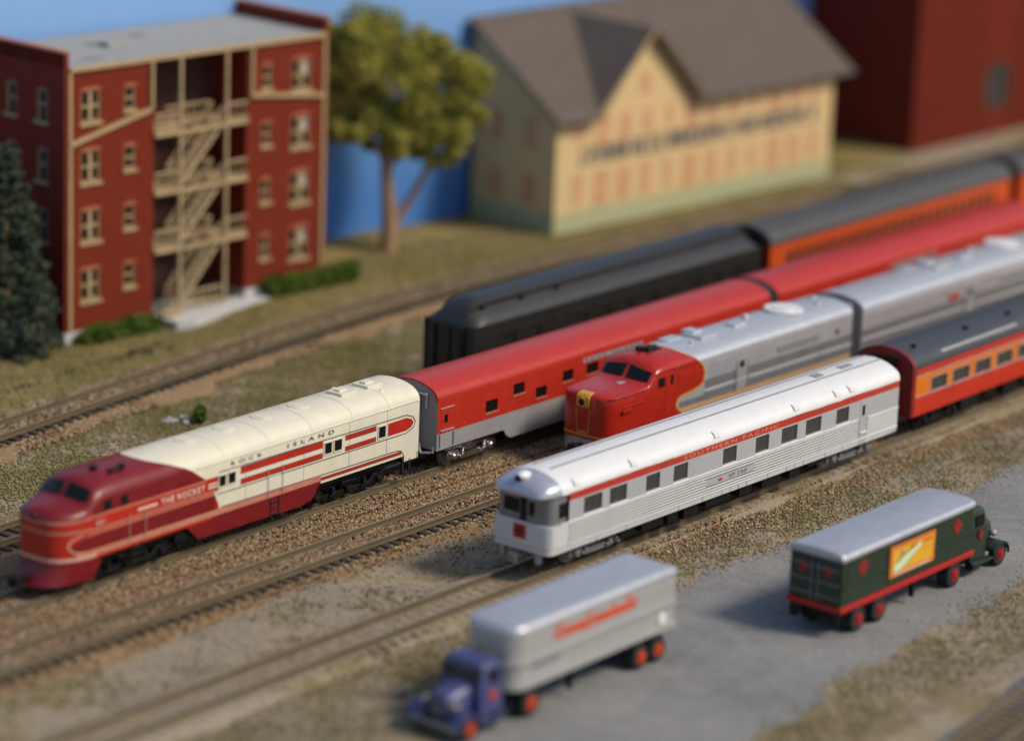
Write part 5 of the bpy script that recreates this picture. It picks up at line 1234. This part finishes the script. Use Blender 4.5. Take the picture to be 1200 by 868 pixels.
def bush():
    t = thing('bush', 'small bright green bush alone in the turf behind the locomotive', 'bush', (6.9, 24.5, .02))
    clumps('foliage', 'hedge', t, [(0, 0, .35), (.15, .1, .6), (-.1, -.1, .5)], [.35, .3, .3], 1500, (.06, .16), 9)
    m = MB(); r = random.Random(3)
    t2 = thing('rock_pile', 'pale grey rubble lying behind the small bush', 'rocks', (6.6, 25.2, .02))
    for i in range(9):
        m = MB(); m.sphere((r.uniform(-.9, 1.2), r.uniform(-.4, .6), .12), r.uniform(.09, .2), 4, sq=(1.2, 1, .8)); m.build('rock', 'rock', t2)
bush()

# ------------------------------------------------------------------ yellow building flat
def depot():
    t = thing('warehouse_building', 'yellow two storey building with brown shingle roof and a faded painted sign', 'building', (49.06, 36.5, 0), radians(-4.1))
    L = 26.35; D = 6.6; ze = 7.2; zr = 11.8; g0, gp, g1 = 3.6, 7.75, 12.0
    m = MB(); m.prism([(0, 1.25), (L, 1.25), (L, ze), (g1, ze), (gp, 11.25), (g0, ze), (0, ze)], 'y', 0, .12)
    m.prism([(0.12, 1.25), (D, 1.25), (D, zr), (0.12, ze)], 'x', 0, .12); m.prism([(0.12, 1.25), (D, 1.25), (D, zr), (.12, ze)], 'x', L-.12, L); m.box(0, L, D, D+.12, 1.25, zr)
    m.build('wall', 'paper_yellow', t)
    m = MB(); m.box(-.05, L+.05, -.05, D+.1, 0, 1.25); m.build('base_course', 'paper_green', t)
    sl = (zr-ze)/(D); oh = .75
    r = MB()
    def slab(p, th=.14): r.prism(p, 'x', 0, 0)
    def quadslab(a, b, c, d, th=.16):
        q = [Vector(v) for v in (a, b, c, d)]; nn = (q[1]-q[0]).cross(q[3]-q[0]).normalized()*th
        if nn.z < 0: nn = -nn
        lo = q; hi = [v+nn for v in q]; n0 = len(r.v); r.v += [tuple(v) for v in lo+hi]
        for f in ((0, 1, 2, 3), (7, 6, 5, 4), (0, 4, 5, 1), (1, 5, 6, 2), (2, 6, 7, 3), (3, 7, 4, 0)): r.f.append(tuple(n0+i for i in f)); r.m.append(0); r.sm.append(False)
    def zm(y): return ze+sl*y
    # valley line from eave to where gable ridge meets the main slope
    yv = D-.25
    quadslab((-.6, -oh, zm(-oh)), (g0-.35, -oh, zm(-oh)), (gp, yv, zm(yv)), (-.6, yv, zm(yv)))
    quadslab((g1+.35, -oh, zm(-oh)), (L+1.3, -oh, zm(-oh)), (L+1.3, yv, zm(yv)), (gp, yv, zm(yv)))
    quadslab((-.6, yv, zm(yv)), (L+1.3, yv, zm(yv)), (L+1.3, D+.3, zr+.1), (-.6, D+.3, zr+.1))
    quadslab((g0-.75, -.65, ze-.35), (gp, -.65, 11.62), (gp, yv+.1, 11.66), (g0-.35, -oh+.1, zm(-oh)+.02))
    quadslab((g1+.75, -.65, ze-.35), (gp, -.65, 11.62), (gp, yv+.1, 11.66), (g1+.35, -oh+.1, zm(-oh)+.02))
    r.build('roof', 'shingle', t)
    for pl in ([(g0-.8, ze-.42), (gp, 11.56)], [(gp, 11.56), (g1+.8, ze-.42)]):
        k = MB(); k.bar((pl[0][0], -.68, pl[0][1]), (pl[1][0], -.68, pl[1][1]), .08, t2=.22); k.build('bargeboard', 'tan_trim', t)
    # faded printed windows, two rows
    for i, x in enumerate(np.arange(1.6, L-1.2, 2.05)):
        for (z0, z1) in ((1.6, 3.2), (5.35, 6.7)):
            q = .12*((i*7) % 4); k = MB(); k.box(x-q*.6, x+.7+q, -.02, .0, z0-q, z1+(.25 if z0 < 2 else 0)); w_ = k.build('window', 'paper_pink', t)
    k = MB(); k.box(gp-.5, gp+.5, -.02, 0, 7.6, 8.9); k.build('window', 'paper_pink', t)
    for y in (1.6, 4.2):
        for (z0, z1) in ((1.6, 3.4), (4.9, 6.8)): k = MB(); k.box(-.02, .0, y, y+1.0, z0, z1); k.build('window', 'paper_pink', t)
    k = MB(); k.box(-.03, .25, -.03, .0, 0, ze); k.box(-.03, 0, 0, .25, 0, ze); k.build('corner_board', 'paper_yellow', t)
    # long sign, lettering too soft in the photograph to read: individual letter-like strokes
    rr = random.Random(12); x = 2.1; z0, z1 = 3.9, 5.0
    while x < 24.2:
        m = MB()
        wd = rr.uniform(.6, .78); k = rr.randrange(6)
        m.box(x, x+.22, -.03, 0, z0, z1)
        if k in (0, 2, 3, 4): m.box(x+wd-.22, x+wd, -.03, 0, z0, z1)
        if k in (0, 1, 3, 5): m.box(x+.17, x+wd-.17, -.028, 0, z1-.17, z1)
        if k in (1, 2, 3, 4): m.box(x+.17, x+wd-.17, -.028, 0, (z0+z1)/2-.08, (z0+z1)/2+.08)
        if k in (0, 1, 5): m.box(x+.17, x+wd-.17, -.028, 0, z0, z0+.17)
        x += wd+.10 if rr.random() > .1 else wd+.3
        m.build('sign_letter', 'sign_ink', t)
depot()
def barn():
    t = thing('mill_building', 'tall dark red building in the top right corner', 'building', (85.9, 34.9, 0), radians(-3))
    m = MB(); L, D, H = 34, 9, 22; hs = [(8.6, 11.2, 2.0, 4.9), (20, 22.6, 2.0, 4.9)]
    wall_cells(m, 0, L, [(0, H, 0)], hs, 0, .25, 0, 1); m.face([(0, 0, 0), (0, D, 0), (0, D, H), (0, 0, H)]); m.face([(L, 0, 0), (L, D, 0), (L, D, H), (L, 0, H)]); m.face([(0, D, 0), (L, D, 0), (L, D, H), (0, D, H)]); m.build('wall', 'barn_red', t)
    k = MB(); [k.box(x, x+.05, -.05, 0, 0, H) for x in np.arange(.0, L, .9) if not any(a-.1 < x < b+.1 for a, b, _, _ in hs)]; k.build('battens', 'barn_red', t)
    for a, b, c, d in hs:
        f = MB(); f.box(a, a+.2, -.06, .15, c, d).box(b-.2, b, -.06, .15, c, d).box(a, b, -.061, .15, d-.2, d).box(a, b, -.061, .15, c, c+.2).box((a+b)/2-.06, (a+b)/2+.06, .0, .14, c, d); w_ = f.build('window', 'shutter_green', t); MB().box(a+.1, b-.1, .18, .2, c+.1, d-.1).build('pane', 'darkgrey', w_)
    r = MB(); r.prism([(-.5, H), (D+.5, H), (D+.5, H+.4), (D/2, H+2.6), (-.5, H+.4)], 'x', -.5, L+.5); r.build('roof', 'shingle', t)
barn()

# ------------------------------------------------------------------ painted sky board standing behind the layout
def sky_board():
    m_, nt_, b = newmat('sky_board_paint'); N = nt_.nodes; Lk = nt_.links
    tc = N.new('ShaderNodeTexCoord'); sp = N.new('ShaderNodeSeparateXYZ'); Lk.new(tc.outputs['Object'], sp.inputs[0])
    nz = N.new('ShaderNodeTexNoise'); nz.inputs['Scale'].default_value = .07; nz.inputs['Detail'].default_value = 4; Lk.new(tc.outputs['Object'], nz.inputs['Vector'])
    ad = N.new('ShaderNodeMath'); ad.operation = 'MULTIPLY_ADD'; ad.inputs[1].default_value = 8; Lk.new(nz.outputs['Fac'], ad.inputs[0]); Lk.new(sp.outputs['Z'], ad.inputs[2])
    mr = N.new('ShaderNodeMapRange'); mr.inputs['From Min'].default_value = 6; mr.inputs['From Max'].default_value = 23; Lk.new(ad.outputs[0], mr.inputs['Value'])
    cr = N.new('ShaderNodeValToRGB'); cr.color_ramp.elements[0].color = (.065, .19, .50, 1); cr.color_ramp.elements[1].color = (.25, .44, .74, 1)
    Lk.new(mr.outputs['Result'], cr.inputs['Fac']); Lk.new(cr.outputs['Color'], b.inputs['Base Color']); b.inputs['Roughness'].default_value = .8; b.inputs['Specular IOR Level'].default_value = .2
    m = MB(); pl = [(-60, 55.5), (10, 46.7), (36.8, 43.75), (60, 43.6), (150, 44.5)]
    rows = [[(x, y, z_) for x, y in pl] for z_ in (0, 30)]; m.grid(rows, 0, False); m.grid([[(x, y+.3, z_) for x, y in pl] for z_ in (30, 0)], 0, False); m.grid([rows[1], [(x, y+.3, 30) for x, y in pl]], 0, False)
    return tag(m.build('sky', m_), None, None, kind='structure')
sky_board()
